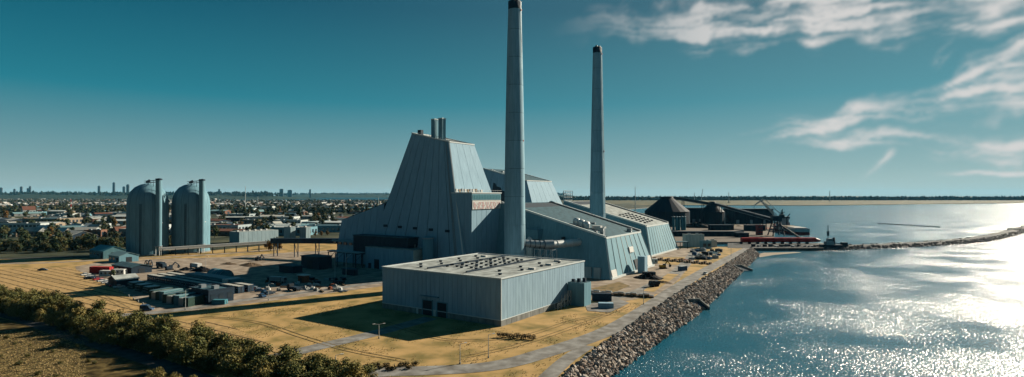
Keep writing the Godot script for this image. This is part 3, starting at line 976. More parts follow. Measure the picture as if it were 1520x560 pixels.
func make_turbine_halls() -> void:
	var t := turbine_hall("turbine_hall", "wedge-shaped turbine hall with striped glassy end, beside the low grey hall", 0, 0, false)
	var hi := [pl(17, 116.5, 20.2), pl(82, 118, 37.2), pl(82, 174, 37.2), pl(20.5, 174, 20.2)]
	var up := Vector3.UP
	# roof plant: two silver drums, cabinets
	for k in 3:
		var st := st_new()
		var c := bil(hi, 0.23 + k * 0.045, 0.16) + up * 0.4
		lathe(st, c, [Vector2(2.0, 0), Vector2(2.1, 2.2), Vector2(1.7, 3.2), Vector2(0.8, 3.7), Vector2(0, 3.8)], 16)
		obj("roof_drum", st, M.steel_pale, t)
	for s in [[0.16, 0.24, 5.0, 2.2, 2.6], [0.06, 0.1, 2.0, 3.4, 2.4], [0.11, 0.08, 1.4, 1.0, 1.2], [0.03, 0.75, 2.6, 1.8, 2.0], [0.19, 0.45, 4.0, 0.6, 1.4], [0.3, 0.5, 3.0, 0.7, 1.4]]:
		var st := st_new()
		box(st, bil(hi, s[0], s[1]) + up * 0.1, Vector3(s[2], s[3] + 0.4, s[4]), YAW_A)
		obj("roof_cabinet", st, M.white if s[2] > 3.0 else M.steel, t)
	# openings in the sunny end
	var lo0 := pl(12, 112)
	var lo3 := pl(14, 178)
	for d in [[0.03, 0.13, 0.3, 4.4, "white"], [0.55, 0.66, 0.3, 6.4, "dark"], [0.68, 0.8, 0.3, 6.4, "dark"], [0.84, 0.96, 0.3, 6.6, "white"], [0.5, 0.59, 10.6, 13.6, "white"]]:
		var st := st_new()
		var tilt: float = 5.0 / 20.2
		var p0: Vector3 = lo0.lerp(lo3, d[0]) + UA * (d[2] * tilt) + up * d[2]
		var p1: Vector3 = lo0.lerp(lo3, d[1]) + UA * (d[2] * tilt) + up * d[2]
		var p2: Vector3 = lo0.lerp(lo3, d[1]) + UA * (d[3] * tilt) + up * d[3]
		var p3: Vector3 = lo0.lerp(lo3, d[0]) + UA * (d[3] * tilt) + up * d[3]
		var o := -UA * 0.5
		hexa(st, [p0, p1, p2, p3, p0 + o, p1 + o, p2 + o, p3 + o])
		obj("gate" if d[4] == "dark" else "pale_panel", st, M.dark if d[4] == "dark" else M.white, t)
	var porch := st_new()
	box(porch, pl(8.5, 146, 0), Vector3(4.0, 9.0, 4.2), YAW_A)
	obj("porch", porch, M.clad[0], t)
	# pale doors and hatch on the shaded long side
	for a in [17.5, 22.5, 29.0]:
		var st := st_new()
		plant_box(st, a, a + 3.6, 111.6, 112.6, 0.1, 5.6)
		obj("door", st, M.clad_pale[0], t)
	var ht := st_new()
	box(ht, pl(40, 114.4, 18.5), Vector3(1.6, 1.6, 1.2), YAW_A)
	obj("hatch", ht, M.dark, t)
	# rounded air intake
	var ai := st_new()
	tube(ai, pl(56, 110.5, 21), pl(56, 117, 21), 2.6, 2.6, 20)
	plant_box(ai, 53.5, 62, 110.6, 117, 18.4, 23.5)
	obj("air_intake", ai, M.clad_blue[1], t)
	turbine_hall("turbine_hall", "wedge-shaped turbine hall with dotted pale roof, the one farther along the shore", 21, 113, true)

# ---------------------------------------------------------------- chimneys and flue
func chimney(label: String, base: Vector3, top: float, r0: float, r1: float, ex: float) -> void:
	var t := thing("chimney", label, "chimney", base)
	var n := 10
	for k in n:
		var h0 := top * k / n
		var h1 := top * (k + 1) / n - 0.12
		var f0 := 1.0 - pow(float(k) / n, ex)
		var f1 := 1.0 - pow(float(k + 1) / n, ex)
		var st := st_new(true)
		lathe(st, base, [Vector2(lerpf(r1, r0, f0), h0), Vector2(lerpf(r1, r0, f1), h1)], 48)
		st.set_smooth_group(-1)
		lathe(st, base, [Vector2(lerpf(r1, r0, f1), h1), Vector2(0.5, h1 + 0.02)], 48)
		obj("shaft_section", st, M.chimney[k % 2], t)
	var inner := st_new(true)
	lathe(inner, base, [Vector2(r1 - 0.12, 0), Vector2(r1 - 0.12, top)], 24)
	obj("lining", inner, M.joint, t)
	var cap := st_new(true)
	lathe(cap, base, [Vector2(r1 + 0.12, top - 3.6), Vector2(r1 + 0.12, top + 0.5), Vector2(r1 - 0.6, top + 0.5), Vector2(r1 - 0.6, top - 1.0)], 32)
	obj("cap", cap, M.dark_blue, t)
	for k in 3:
		var st := st_new()
		tube(st, base + Vector3(cos(k * 2.1) * r1 * 0.45, top - 2, sin(k * 2.1) * r1 * 0.45), base + Vector3(cos(k * 2.1) * r1 * 0.45, top + 1.6, sin(k * 2.1) * r1 * 0.45), 0.9, 0.9, 12)
		obj("flue", st, M.steel, t)
	# ladder, facing the shore
	var ld := st_new()
	var dir := Vector3(0.9, 0, 0.43)
	for s in [-0.3, 0.3]:
		var off: Vector3 = Vector3(-dir.z, 0, dir.x) * s
		bar(ld, base + dir * (r0 + 0.3) + off, base + dir * (r1 + 0.3) + off + Vector3.UP * top, 0.1)
	obj("ladder", ld, M.steel, t)
	for hh in [top * 0.5, top * 0.97]:
		var st := st_new()
		var r := lerpf(r0, r1, hh / top)
		tube(st, base + Vector3.UP * hh + dir * r, base + Vector3.UP * hh + dir * (r + 0.6), 0.45, 0.45, 8)
		obj("warning_lamp_box", st, M.red_dark, t)

func make_chimneys() -> void:
	chimney("taller pale round chimney rising from behind the low grey hall", pl(51.2, 85), 137.7, 5.3, 3.15, 1.9)
	chimney("slimmer round chimney rising behind the roof of the turbine halls", Vector3(60, 0, -397), 145.5, 6.0, 3.0, 1.1)
	# flue from the near chimney to the turbine hall
	var f := thing("flue_duct", "big bent steel flue pipe joining the near chimney to the turbine hall", "pipe", pl(48, 108, 0))
	var a := pl(48.5, 87.5, 18.2)
	var b := pl(40, 96.5, 17.2)
	var c := pl(38, 98.6, 17.2)
	var d := pl(31, 117.5, 17.6)
	var s1 := st_new()
	tube(s1, a, b, 1.9, 1.9, 20)
	obj("pipe", s1, M.steel, f)
	var s2 := st_new()
	tube(s2, b - (c - b) * 0.3, c + (c - b) * 0.3, 2.35, 2.35, 20)
	obj("elbow", s2, M.steel, f)
	var s3 := st_new()
	tube(s3, c, d, 1.9, 1.9, 20)
	obj("pipe", s3, M.steel_pale, f)
	for k in 5:
		var st := st_new()
		var p := a.lerp(b, 0.12 + k * 0.2)
		var da := (b - a).normalized() * 0.12
		tube(st, p - da, p + da, 2.1, 2.1, 20)
		obj("flange", st, M.dark_blue, f)
	for k in 4:
		var st := st_new()
		var p := c.lerp(d, 0.15 + k * 0.25)
		var dd := (d - c).normalized() * 0.12
		tube(st, p - dd, p + dd, 2.1, 2.1, 20)
		obj("flange", st, M.steel_pale, f)
	for a0 in [46.0, 42.5, 39.0, 35.5]:
		var st := st_new()
		for bb in [95.0, 99.5]:
			bar(st, pl(a0, bb, 0), pl(a0, bb, 15.2), 0.32)
		for z in [1.0, 5.7, 10.4]:
			bar(st, pl(a0, 95, z), pl(a0, 99.5, z + 4.4), 0.18)
			bar(st, pl(a0, 95, z + 4.5), pl(a0, 99.5, z + 4.5), 0.2)
			if a0 > 35.6:
				bar(st, pl(a0, 95, z), pl(a0 - 3.5, 95, z + 4.4), 0.2)
				bar(st, pl(a0, 95, z + 4.5), pl(a0 - 3.5, 95, z + 4.5), 0.24)
		obj("trestle", st, M.steel, f)
	var tk := thing("steam_drum", "small white drum beside the foot of the taller chimney", "tank", pl(57.5, 108, 0))
	var s4 := st_new(true)
	lathe(s4, pl(57.0, 108), [Vector2(1.9, 0), Vector2(1.9, 17), Vector2(1.6, 18.6), Vector2(0.7, 19.6), Vector2(0, 19.8)], 18)
	obj("shell", s4, M.white, tk)
	var s5 := st_new()
	lathe(s5, pl(57.0, 108), [Vector2(2.05, 16.6), Vector2(2.1, 17.0), Vector2(2.05, 17.4)], 18)
	obj("hoop", s5, M.steel, tk)

# ---------------------------------------------------------------- low works in front of the boiler house
func make_plant_front() -> void:
	var an := thing("annex", "low pale flat-roofed annex behind the low grey hall", "annex", pl(130, 86, 0))
	an.set_meta("middle", pl(130, 86, 6))
	var c := st_new()
	plant_box(c, 112.3, 149.8, 77.3, 94.8, 0, 11.7)
	obj("core", c, M.joint, an)
	cladding(an, [pl(150, 77.2, 0), pl(112, 77.2, 0), pl(112, 77.2, 12), pl(150, 77.2, 12)], 10, 1, 0.1, 0.15, M.clad)
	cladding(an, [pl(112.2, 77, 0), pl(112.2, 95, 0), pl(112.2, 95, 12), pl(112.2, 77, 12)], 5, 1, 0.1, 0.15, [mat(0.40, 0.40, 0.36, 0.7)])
	var r := st_new()
	plant_box(r, 111.9, 150, 76.9, 95, 12, 12.4)
	obj("roof", r, M.roof, an)
	var band := st_new()
	plant_box(band, 111.8, 112.1, 78, 94, 8.0, 8.5)
	obj("light_band", band, M.white, an)
	for d in [[138.5, 4.0, 5.4], [131, 2.0, 2.6], [145, 2.4, 3.0]]:
		var st := st_new()
		plant_box(st, d[0], d[0] + d[1], 76.95, 77.3, 0, d[2])
		obj("door", st, M.dark, an)
	for k in 7:
		var st := st_new()
		bar(st, pl(113 + k * 2.2, 84, 12.3), pl(113 + k * 2.2, 84, 13.6 + (k % 3) * 0.5), 0.16)
		bar(st, pl(113 + k * 2.2, 84, 13.4), pl(115.2 + k * 2.2, 86, 13.4), 0.12)
		obj("roof_railing", st, M.steel_pale, an)
	# dark upper box with overhang
	var dk := thing("conveyor_house", "dark blue overhanging box jutting from the boiler house front", "conveyor house", pl(142, 88, 0))
	dk.set_meta("middle", pl(142, 88, 12))
	var k1 := st_new()
	plant_box(k1, 119.3, 163.7, 80.3, 96, 12.5, 17.6)
	plant_box(k1, 150.2, 163.7, 80.3, 96, 7.4, 12.5)
	obj("core", k1, M.joint, dk)
	cladding(dk, [pl(164, 80.2, 7.2), pl(150, 80.2, 7.2), pl(150, 80.2, 18), pl(164, 80.2, 18)], 6, 1, 0.1, 0.14, [M.dark_blue])
	cladding(dk, [pl(150, 80.2, 12.5), pl(119, 80.2, 12.5), pl(119, 80.2, 18), pl(150, 80.2, 18)], 10, 1, 0.1, 0.14, [M.dark_blue])
	var r2 := st_new()
	plant_box(r2, 118.6, 164.3, 79.7, 96, 18, 18.4)
	obj("roof", r2, M.roof_dark, dk)
	for a in [152.0, 157.5, 163.0]:
		var st := st_new()
		bar(st, pl(a, 80.8, 0), pl(a, 80.8, 7.4), 0.6)
		obj("pillar", st, M.dark_blue, dk)
	var tank := thing("day_tank", "small dark round tank on the annex beside the boiler house", "tank", pl(106, 84, 0))
	var tk := st_new(true)
	lathe(tk, pl(107, 83.4), [Vector2(3.2, 0), Vector2(3.2, 18.5), Vector2(2.8, 19.2), Vector2(0, 20)], 20)
	obj("shell", tk, M.clad_blue[0], tank)
	var tr := st_new()
	lathe(tr, pl(107, 83.4), [Vector2(3.3, 18.2), Vector2(3.4, 18.5), Vector2(3.3, 18.8)], 20)
	obj("rim", tr, M.steel, tank)
	# pipe gantry in front of the wing
	var gt := thing("pipe_gantry", "dark steel pipe gantry on posts before the sloping wing", "gantry", pl(165, 72, 0))
	for a in [150.0, 158.0, 166.0, 174.0]:
		var st := st_new()
		bar(st, pl(a, 70, 0), pl(a, 70, 8.5), 0.45)
		bar(st, pl(a, 75, 0), pl(a, 75, 8.5), 0.45)
		bar(st, pl(a, 69.5, 8.3), pl(a, 75.5, 8.3), 0.45)
		bar(st, pl(a, 70, 4.5), pl(a, 75, 8.2), 0.2)
		obj("frame", st, M.dark_blue, gt)
	for bb in [70.6, 72.0, 73.4, 74.6]:
		var st := st_new()
		tube(st, pl(148, bb, 9.0), pl(176, bb, 9.0), 0.32, 0.32, 10)
		obj("pipe", st, M.steel, gt)
	# long dark conveyor from the boiler wing towards the silos
	var cv := thing("conveyor_bridge", "dark enclosed conveyor bridge on pillars leading from the boiler wing", "conveyor", pl(215, 100, 0))
	var p0 := pl(189, 100, 10.5)
	var p1 := g(405, 361, 9.0)
	var st3 := st_new()
	var up := Vector3.UP
	var sd := (p1 - p0).cross(up).normalized() * 2.2
	hexa(st3, [p0 - sd, p0 + sd, p0 + sd + up * 3.4, p0 - sd + up * 3.4, p1 - sd, p1 + sd, p1 + sd + up * 3.4, p1 - sd + up * 3.4])
	obj("gallery", st3, M.dark_blue, cv)
	for k in 4:
		var st := st_new()
		var p := p0.lerp(p1, 0.15 + k * 0.27)
		for s in [-1.0, 1.0]:
			bar(st, Vector3(p.x, 0, p.z) + sd * 0.8 * s, p + sd * 0.8 * s, 0.5)
		bar(st, Vector3(p.x, 1, p.z) + sd * 0.8, p - sd * 0.8, 0.25)
		obj("pillar", st, M.dark_blue, cv)
	# small dark sheds in the shaded yard in front
	for s in [[470, 398, 16.0, 7.0, 9.0, "dark open-sided shed in the shaded yard before the boiler wing"], [432, 404, 12.0, 3.6, 6.0, "low black skip store at the edge of the shaded yard"], [520, 408, 9.0, 3.0, 3.0, "small dark pump hut under the pipe gantry"]]:
		var q := g(s[0], s[1])
		var sh := thing("yard_shed", s[5], "shed", q)
		var st := st_new()
		box(st, q, Vector3(s[2], s[3], s[4]), YAW_A)
		obj("wall", st, M.dark_blue, sh)
		var st2 := st_new()
		box(st2, q + up * s[3], Vector3(s[2] + 0.8, 0.35, s[4] + 0.8), YAW_A)
		obj("roof", st2, M.roof_dark, sh)
		var st4 := st_new()
		box(st4, q - VB * (s[4] * 0.5 + 0.02), Vector3(s[2] * 0.3, s[3] * 0.7, 0.15), YAW_A)
		obj("door", st4, M.dark, sh)

# ---------------------------------------------------------------- the two fuel silos
func make_silos() -> void:
	var names := ["bullet-topped blue grey fuel silo beside the small gable shed", "bullet-topped blue grey fuel silo with the pipe bridge starting at its foot"]
	var spots := [[219.5, 380.5, 12.9], [283.5, 377.0, 12.6]]
	for k in 2:
		var c := g(spots[k][0], spots[k][1] - 3.0)
		var r: float = spots[k][2]
		var t := thing("fuel_silo", names[k], "silo", c, "fuel silos")
		t.set_meta("middle", c + Vector3.UP * 20)
		# sixteen steel staves round the drum, then the dome in as many gores
		var prof := [Vector2(r, 0.6), Vector2(r, 18.0), Vector2(r, 33.5), Vector2(r * 0.985, 37.5), Vector2(r * 0.93, 41.2), Vector2(r * 0.82, 44.6), Vector2(r * 0.63, 47.6), Vector2(r * 0.36, 49.6), Vector2(0.6, 50.4)]
		for s in 16:
			var st := st_new(true)
			for j in prof.size() - 1:
				for q in 4:
					var t0 := TAU * (s + q / 4.0) / 16.0 + (0.006 if q == 0 else 0.0)
					var t1 := TAU * (s + (q + 1) / 4.0) / 16.0 - (0.006 if q == 3 else 0.0)
					var e0 := Vector3(cos(t0), 0, sin(t0))
					var e1 := Vector3(cos(t1), 0, sin(t1))
					var p: Vector2 = prof[j]
					var w: Vector2 = prof[j + 1]
					quad(st, c + e0 * p.x + Vector3.UP * p.y, c + e0 * w.x + Vector3.UP * w.y, c + e1 * w.x + Vector3.UP * w.y, c + e1 * p.x + Vector3.UP * p.y)
			obj("stave", st, M.silo[s % 2], t)
		var core := st_new(true)
		lathe(core, c, [Vector2(r - 0.25, 0), Vector2(r - 0.25, 33.5), Vector2(r * 0.9, 41.0), Vector2(r * 0.6, 47.0), Vector2(0, 49.8)], 32)
		obj("core", core, M.joint, t)
		var ft := st_new()
		lathe(ft, c, [Vector2(r + 0.5, 0), Vector2(r + 0.5, 0.8), Vector2(r - 0.2, 0.9)], 48)
		obj("footing", ft, M.concrete, t)
		# lift shaft on the sunny front side, its cap, ladder and the bridge to the dome
		var d := Vector3(0.86, 0, 0.51)
		var e := c + d * (r + 1.2)
		var sh := st_new(true)
		lathe(sh, e, [Vector2(2.0, 6.5), Vector2(2.0, 53.0)], 20)
		obj("lift_shaft", sh, M.silo[1], t)
		var cp := st_new()
		lathe(cp, e, [Vector2(2.15, 52.6), Vector2(2.15, 53.6), Vector2(0, 54.0)], 20)
		obj("shaft_cap", cp, M.dark_blue, t)
		for q in 4:
			var st := st_new()
			var off := Vector3(cos(q * PI / 2 + 0.7), 0, sin(q * PI / 2 + 0.7)) * 1.7
			bar(st, e + off, e + off + Vector3.UP * 6.6, 0.4)
			obj("leg", st, M.steel_pale, t)
		var pf := st_new()
		lathe(pf, e, [Vector2(2.6, 6.2), Vector2(2.6, 6.6), Vector2(0, 6.6)], 16)
		obj("platform", pf, M.steel, t)
		var br := st_new()
		var dome_top := c + Vector3.UP * 50.8
		var shaft_top := e + Vector3.UP * 51.4
		for z in [0.0, 1.3]:
			for s in [-0.8, 0.8]:
				var off2: Vector3 = d.cross(Vector3.UP) * s + Vector3.UP * z
				bar(br, dome_top + off2 - d * 4.0, shaft_top + off2, 0.28)
		for q in 5:
			var m := dome_top.lerp(shaft_top, q / 4.0)
			bar(br, m - d.cross(Vector3.UP) * 0.8, m + d.cross(Vector3.UP) * 0.8 + Vector3.UP * 1.3, 0.2)
			bar(br, Vector3(m.x, 47.0 - q * 3.0, m.z), m, 0.22)
		obj("top_bridge", br, M.dark_blue, t)
		for q in 3:
			var st := st_new()
			box(st, dome_top - d * (2.0 - q * 1.6) + Vector3.UP * 0.2, Vector3(0.9, 1.2 + q * 0.5, 0.9), YAW_A)
			obj("top_hatch", st, M.dark_blue, t)
		var lad := st_new()
		var lo := c + Vector3(0.2, 0, 0.98) * (r + 0.25)
		bar(lad, lo, lo + Vector3.UP * 36, 0.22)
		bar(lad, lo + Vector3(0.8, 0, -0.1), lo + Vector3(0.8, 36, -0.1), 0.22)
		for q in 24:
			bar(lad, lo + Vector3.UP * q * 1.5, lo + Vector3(0.8, q * 1.5, -0.1), 0.1)
		obj("ladder", lad, M.dark_blue, t)
		var wk := st_new()
		var ca := c + Vector3.UP * 22.5 + d * (r + 0.2)
		bar(wk, ca - d.cross(Vector3.UP) * 3.5, e + Vector3.UP * 22.5, 0.5)
		obj("side_bridge", wk, M.steel_pale, t)
	# pipe bridge from the silos towards the plant
	var pb := thing("pipe_bridge", "pair of long pale pipes on low posts running from the silos", "pipe bridge", g(315, 377))
	var p0 := g(236, 380, 0)
	var p1 := g(396, 372.5, 0)
	for k in 3:
		var st := st_new()
		var off := Vector3(0, 3.6 + k * 0.9, 0) + (p1 - p0).normalized().cross(Vector3.UP) * (k - 1) * 1.3
		tube(st, p0 + off, p1 + off + Vector3.UP * 1.8, 0.42, 0.42, 10)
		obj("pipe", st, M.white if k != 1 else M.steel_pale, pb)
	for k in 9:
		var st := st_new()
		var p := p0.lerp(p1, (k + 0.3) / 9.0)
		var sd := (p1 - p0).normalized().cross(Vector3.UP) * 1.8
		bar(st, p - sd, p - sd + Vector3.UP * 4.6, 0.3)
		bar(st, p + sd, p + sd + Vector3.UP * 4.6, 0.3)
		bar(st, p - sd + Vector3.UP * 3.4, p + sd + Vector3.UP * 3.4, 0.3)
		obj("post", st, M.dark_blue, pb)

# ---------------------------------------------------------------- prototypes for the yard
func container_proto(called: String, label: String, m: Material, roof: Material, l: float, w: float, h: float, group: String, glazed := false) -> Node3D:
	var t := thing(called, label, "container" if not glazed else "cabin", Vector3.ZERO, group, true)
	var st := st_new()
	box(st, Vector3(0, 0.15, 0), Vector3(l - 0.1, h - 0.25, w - 0.1))
	obj("body", st, m, t)
	var rib := st_new()
	var n := int(l / 0.55)
	for i in n:
		for s in [-1.0, 1.0]:
			if not glazed or i % 4 == 0:
				box(rib, Vector3(-l / 2 + (i + 0.5) * l / n, 0.3, s * (w / 2 - 0.03)), Vector3(l / n * 0.5, h - 0.55, 0.08))
	obj("ribs", rib, m, t)
	var rails := st_new()
	for s in [-1.0, 1.0]:
		box(rails, Vector3(0, 0.05, s * (w / 2 - 0.08)), Vector3(l, 0.22, 0.18))
		box(rails, Vector3(0, h - 0.16, s * (w / 2 - 0.08)), Vector3(l, 0.16, 0.18))
		for e in [-1.0, 1.0]:
			box(rails, Vector3(e * (l / 2 - 0.08), 0.27, s * (w / 2 - 0.08)), Vector3(0.18, h - 0.43, 0.18))
	obj("corner_frame", rails, m, t)
	var rf := st_new()
	box(rf, Vector3(0, h - 0.06, 0), Vector3(l - 0.2, 0.12, w - 0.2))
	obj("roof", rf, roof, t)
	for s in [-1.0, 1.0]:
		var d := st_new()
		box(d, Vector3(l / 2 - 0.04, 0.3, s * w * 0.23), Vector3(0.1, h - 0.5, w * 0.42))
		var dn := obj("door", d, m, t)
		var lb := st_new()
		bar(lb, Vector3(l / 2 + 0.05, 0.4, s * w * 0.1), Vector3(l / 2 + 0.05, h - 0.35, s * w * 0.1), 0.07)
		obj("lock_bar", lb, M.steel, dn)
	if glazed:
		for i in 3:
			for s in [-1.0, 1.0]:
				var wd := st_new()
				box(wd, Vector3(-l / 2 + (i + 0.5) * l / 3.0, 1.0, s * (w / 2)), Vector3(1.1, 1.1, 0.1))
				var wn := obj("window", wd, M.glass, t)
				var fr := st_new()
				box(fr, Vector3(-l / 2 + (i + 0.5) * l / 3.0, 0.9, s * (w / 2 + 0.02)), Vector3(1.3, 0.1, 0.12))
				box(fr, Vector3(-l / 2 + (i + 0.5) * l / 3.0, 2.1, s * (w / 2 + 0.02)), Vector3(1.3, 0.1, 0.12))
				obj("window_frame", fr, M.white, wn)
	return t

func profile_solid(st: SurfaceTool, pts: Array, w0: float, w1: float) -> void:
	# side outline pts (x, y) pulled out across z; widths w0 at the foot and w1 at the head
	var lo: float = pts[0].y
	var hi: float = lo
	for p in pts:
		lo = minf(lo, p.y)
		hi = maxf(hi, p.y)
	var l := []
	var r := []
	for p in pts:
		var w := lerpf(w0, w1, (p.y - lo) / maxf(hi - lo, 0.01)) * 0.5
		l.append(Vector3(p.x, p.y, -w))
		r.append(Vector3(p.x, p.y, w))
	for i in pts.size():
		var j := (i + 1) % pts.size()
		quad(st, l[i], l[j], r[j], r[i])
	var flat := PackedVector2Array()
	for p in pts:
		flat.append(p)
	var ids := Geometry2D.triangulate_polygon(flat)
	for i in range(0, ids.size(), 3):
		tri(st, l[ids[i]], l[ids[i + 1]], l[ids[i + 2]])
		tri(st, r[ids[i]], r[ids[i + 2]], r[ids[i + 1]])

func car(label: String, m: Material, at: Vector3, yaw: float, group: String, van := false) -> Node3D:
	var t := thing("parked_van" if van else "parked_car", label, "van" if van else "car", at, group, true)
	t.rotation.y = yaw
	var h := 2.1 if van else 1.45
	var st := st_new()
	profile_solid(st, [Vector2(-2.15, 0.35), Vector2(2.15, 0.35), Vector2(2.2, 0.62), Vector2(2.05, 0.82), Vector2(1.1, 0.95), Vector2(-1.9, 0.98), Vector2(-2.2, 0.85)], 1.74, 1.68)
	obj("body", st, m, t)
	var cab := st_new()
	if van:
		profile_solid(cab, [Vector2(1.35, 0.94), Vector2(0.75, 1.75), Vector2(0.3, h), Vector2(-2.1, h), Vector2(-2.18, 0.96)], 1.66, 1.5)
	else:
		profile_solid(cab, [Vector2(1.15, 0.94), Vector2(0.45, 1.42), Vector2(-0.9, h), Vector2(-1.75, 0.97)], 1.6, 1.25)
	obj("cabin", cab, M.glass, t)
	var rf := st_new()
	box(rf, Vector3(-0.25 if not van else -0.9, h - 0.05, 0), Vector3(1.35 if not van else 2.4, 0.1, 1.27 if not van else 1.52))
	obj("roof", rf, m, t)
	for x in [-1.35, 1.35]:
		for s in [-1.0, 1.0]:
			var w := st_new()
			tube(w, Vector3(x, 0.33, s * 0.7), Vector3(x, 0.33, s * 0.9), 0.33, 0.33, 14)
			var wn := obj("wheel", w, M.tyre, t)
			var rm := st_new()
			tube(rm, Vector3(x, 0.33, s * 0.88), Vector3(x, 0.33, s * 0.92), 0.19, 0.17, 10)
			obj("rim", rm, M.steel_pale, wn)
	for s in [-1.0, 1.0]:
		var hl := st_new()
		box(hl, Vector3(2.12, 0.62, s * 0.62), Vector3(0.12, 0.14, 0.32))
		obj("headlight", hl, M.white, t)
		var tl := st_new()
		box(tl, Vector3(-2.16, 0.66, s * 0.66), Vector3(0.1, 0.2, 0.22))
		obj("tail_light", tl, M.red, t)
	return t

func truck(label: String, cabm: Material, boxm: Material, at: Vector3, yaw: float, l := 7.5, tall := 2.6) -> Node3D:
	var t := thing("parked_truck", label, "truck", at, "", true)
	t.rotation.y = yaw
	var st := st_new()
	profile_solid(st, [Vector2(l / 2, 0.5), Vector2(l / 2 + 0.05, 1.5), Vector2(l / 2 - 0.35, 2.8), Vector2(l / 2 - 1.8, 2.9), Vector2(l / 2 - 1.8, 0.5)], 2.4, 2.2)
	var cb := obj("cab", st, cabm, t)
	var ws := st_new()
	quad(ws, Vector3(l / 2 + 0.07, 1.6, -1.0), Vector3(l / 2 - 0.24, 2.6, -0.95), Vector3(l / 2 - 0.24, 2.6, 0.95), Vector3(l / 2 + 0.07, 1.6, 1.0))
	obj("windscreen", ws, M.glass, cb)
	var bd := st_new()
	box(bd, Vector3(-1.0, 1.05, 0), Vector3(l - 2.2, tall, 2.5))
	obj("load_box", bd, boxm, t)
	var ch := st_new()
	box(ch, Vector3(0, 0.6, 0), Vector3(l - 0.4, 0.4, 1.2))
	obj("chassis", ch, M.dark, t)
	for x in [l / 2 - 1.0, -l / 2 + 1.2, -l / 2 + 2.4]:
		for s in [-1.0, 1.0]:
			var w := st_new()
			tube(w, Vector3(x, 0.5, s * 0.85), Vector3(x, 0.5, s * 1.2), 0.5, 0.5, 14)
			obj("wheel", w, M.tyre, t)
	return t

func excavator(label: String, at: Vector3, yaw: float, m: Material) -> Node3D:
	var t := thing("excavator", label, "excavator", at, "", true)
	t.rotation.y = yaw
	for s in [-1.0, 1.0]:
		var tr := st_new()
		profile_solid(tr, [Vector2(-1.9, 0.4), Vector2(-1.5, 0.0), Vector2(1.5, 0.0), Vector2(1.9, 0.4), Vector2(1.5, 0.85), Vector2(-1.5, 0.85)], 0.6, 0.6)
		var tn := obj("track", tr, M.tyre, t)
		tn.position.z = s * 1.05
	var bd := st_new()
	box(bd, Vector3(-0.4, 0.95, 0), Vector3(3.2, 1.2, 2.4))
	obj("body", bd, m, t)
	var cb := st_new()
	profile_solid(cb, [Vector2(1.2, 1.0), Vector2(1.3, 1.9), Vector2(0.9, 2.9), Vector2(-0.3, 2.9), Vector2(-0.3, 1.0)], 1.1, 1.0)
	var cn := obj("cab", cb, M.glass, t)
	cn.position.z = 0.6
	var bm := st_new()
	bar(bm, Vector3(1.0, 1.6, -0.3), Vector3(3.2, 4.2, -0.3), 0.5)
	bar(bm, Vector3(3.2, 4.2, -0.3), Vector3(5.2, 2.4, -0.3), 0.4)
	obj("boom", bm, m, t)
	var bk := st_new()
	profile_solid(bk, [Vector2(4.9, 2.3), Vector2(5.5, 2.2), Vector2(5.7, 1.2), Vector2(5.0, 0.6), Vector2(4.6, 1.1)], 1.1, 1.1)
	var bn := obj("bucket", bk, M.dark, t)
	bn.position.z = -0.3
	return t

func lamp_post(label: String, at: Vector3, h: float, yaw: float, two := false) -> Node3D:
	var t := thing("lamp_post", label, "lamp post", at, "lamp posts", true)
	t.rotation.y = yaw
	var p := st_new()
	tube(p, Vector3.ZERO, Vector3(0, h, 0), 0.13, 0.07, 8)
	obj("pole", p, M.steel_pale, t)
	var f := st_new()
	tube(f, Vector3.ZERO, Vector3(0, 0.5, 0), 0.24, 0.2, 8)
	obj("foot", f, M.concrete, t)
	for s in ([1.0, -1.0] if two else [1.0]):
		var a := st_new()
		bar(a, Vector3(0, h, 0), Vector3(s * 1.2, h + 0.15, 0), 0.09)
		var an := obj("arm", a, M.steel_pale, t)
		var l := st_new()
		box(l, Vector3(s * 1.45, h + 0.08, 0), Vector3(0.75, 0.16, 0.3))
		obj("lamp_head", l, M.white, an)
	return t

func gable_shed(called: String, label: String, at: Vector3, yaw: float, l: float, w: float, h: float, rise: float, wall: Material, roof: Material, group := "", cat := "shed", opens := 3) -> Node3D:
	var t := thing(called, label, cat, at, group, true)
	t.rotation.y = yaw
	var st := st_new()
	box(st, Vector3.ZERO, Vector3(l, h, w))
	for s in [-1.0, 1.0]:
		tri(st, Vector3(s * l / 2, h, -w / 2), Vector3(s * l / 2, h, w / 2), Vector3(s * l / 2, h + rise, 0))
	obj("wall", st, wall, t)
	for s in [-1.0, 1.0]:
		var r := st_new()
		var o := 0.4
		var k := rise / (w / 2)
		var e := Vector3(0, h - o * k + 0.06, s * (w / 2 + o))
		var q := Vector3(0, h + rise + 0.06, 0)
		var x := Vector3(l / 2 + o, 0, 0)
		var up := Vector3(0, 0.18, 0)
		hexa(r, [e - x, e + x, q + x, q - x, e - x + up, e + x + up, q + x + up, q - x + up])
		obj("roof_slope", r, roof, t)
	for i in opens:
		for s in [-1.0, 1.0]:
			var wd := st_new()
			var big := i == opens - 1
			box(wd, Vector3(-l / 2 + (i + 0.5) * l / opens, 0.02 if big else h * 0.4, s * (w / 2 + 0.02)), Vector3(minf(l / opens * 0.5, 3.0), h * (0.75 if big else 0.3), 0.12))
			obj("door" if big else "window", wd, M.dark if big else M.glass, t)
	for s in [-1.0, 1.0]:
		var dr := st_new()
		box(dr, Vector3(s * (l / 2 + 0.02), 0.02, 0), Vector3(0.12, h * 0.8, w * 0.3))
		obj("gable_door", dr, M.dark, t)
	return t

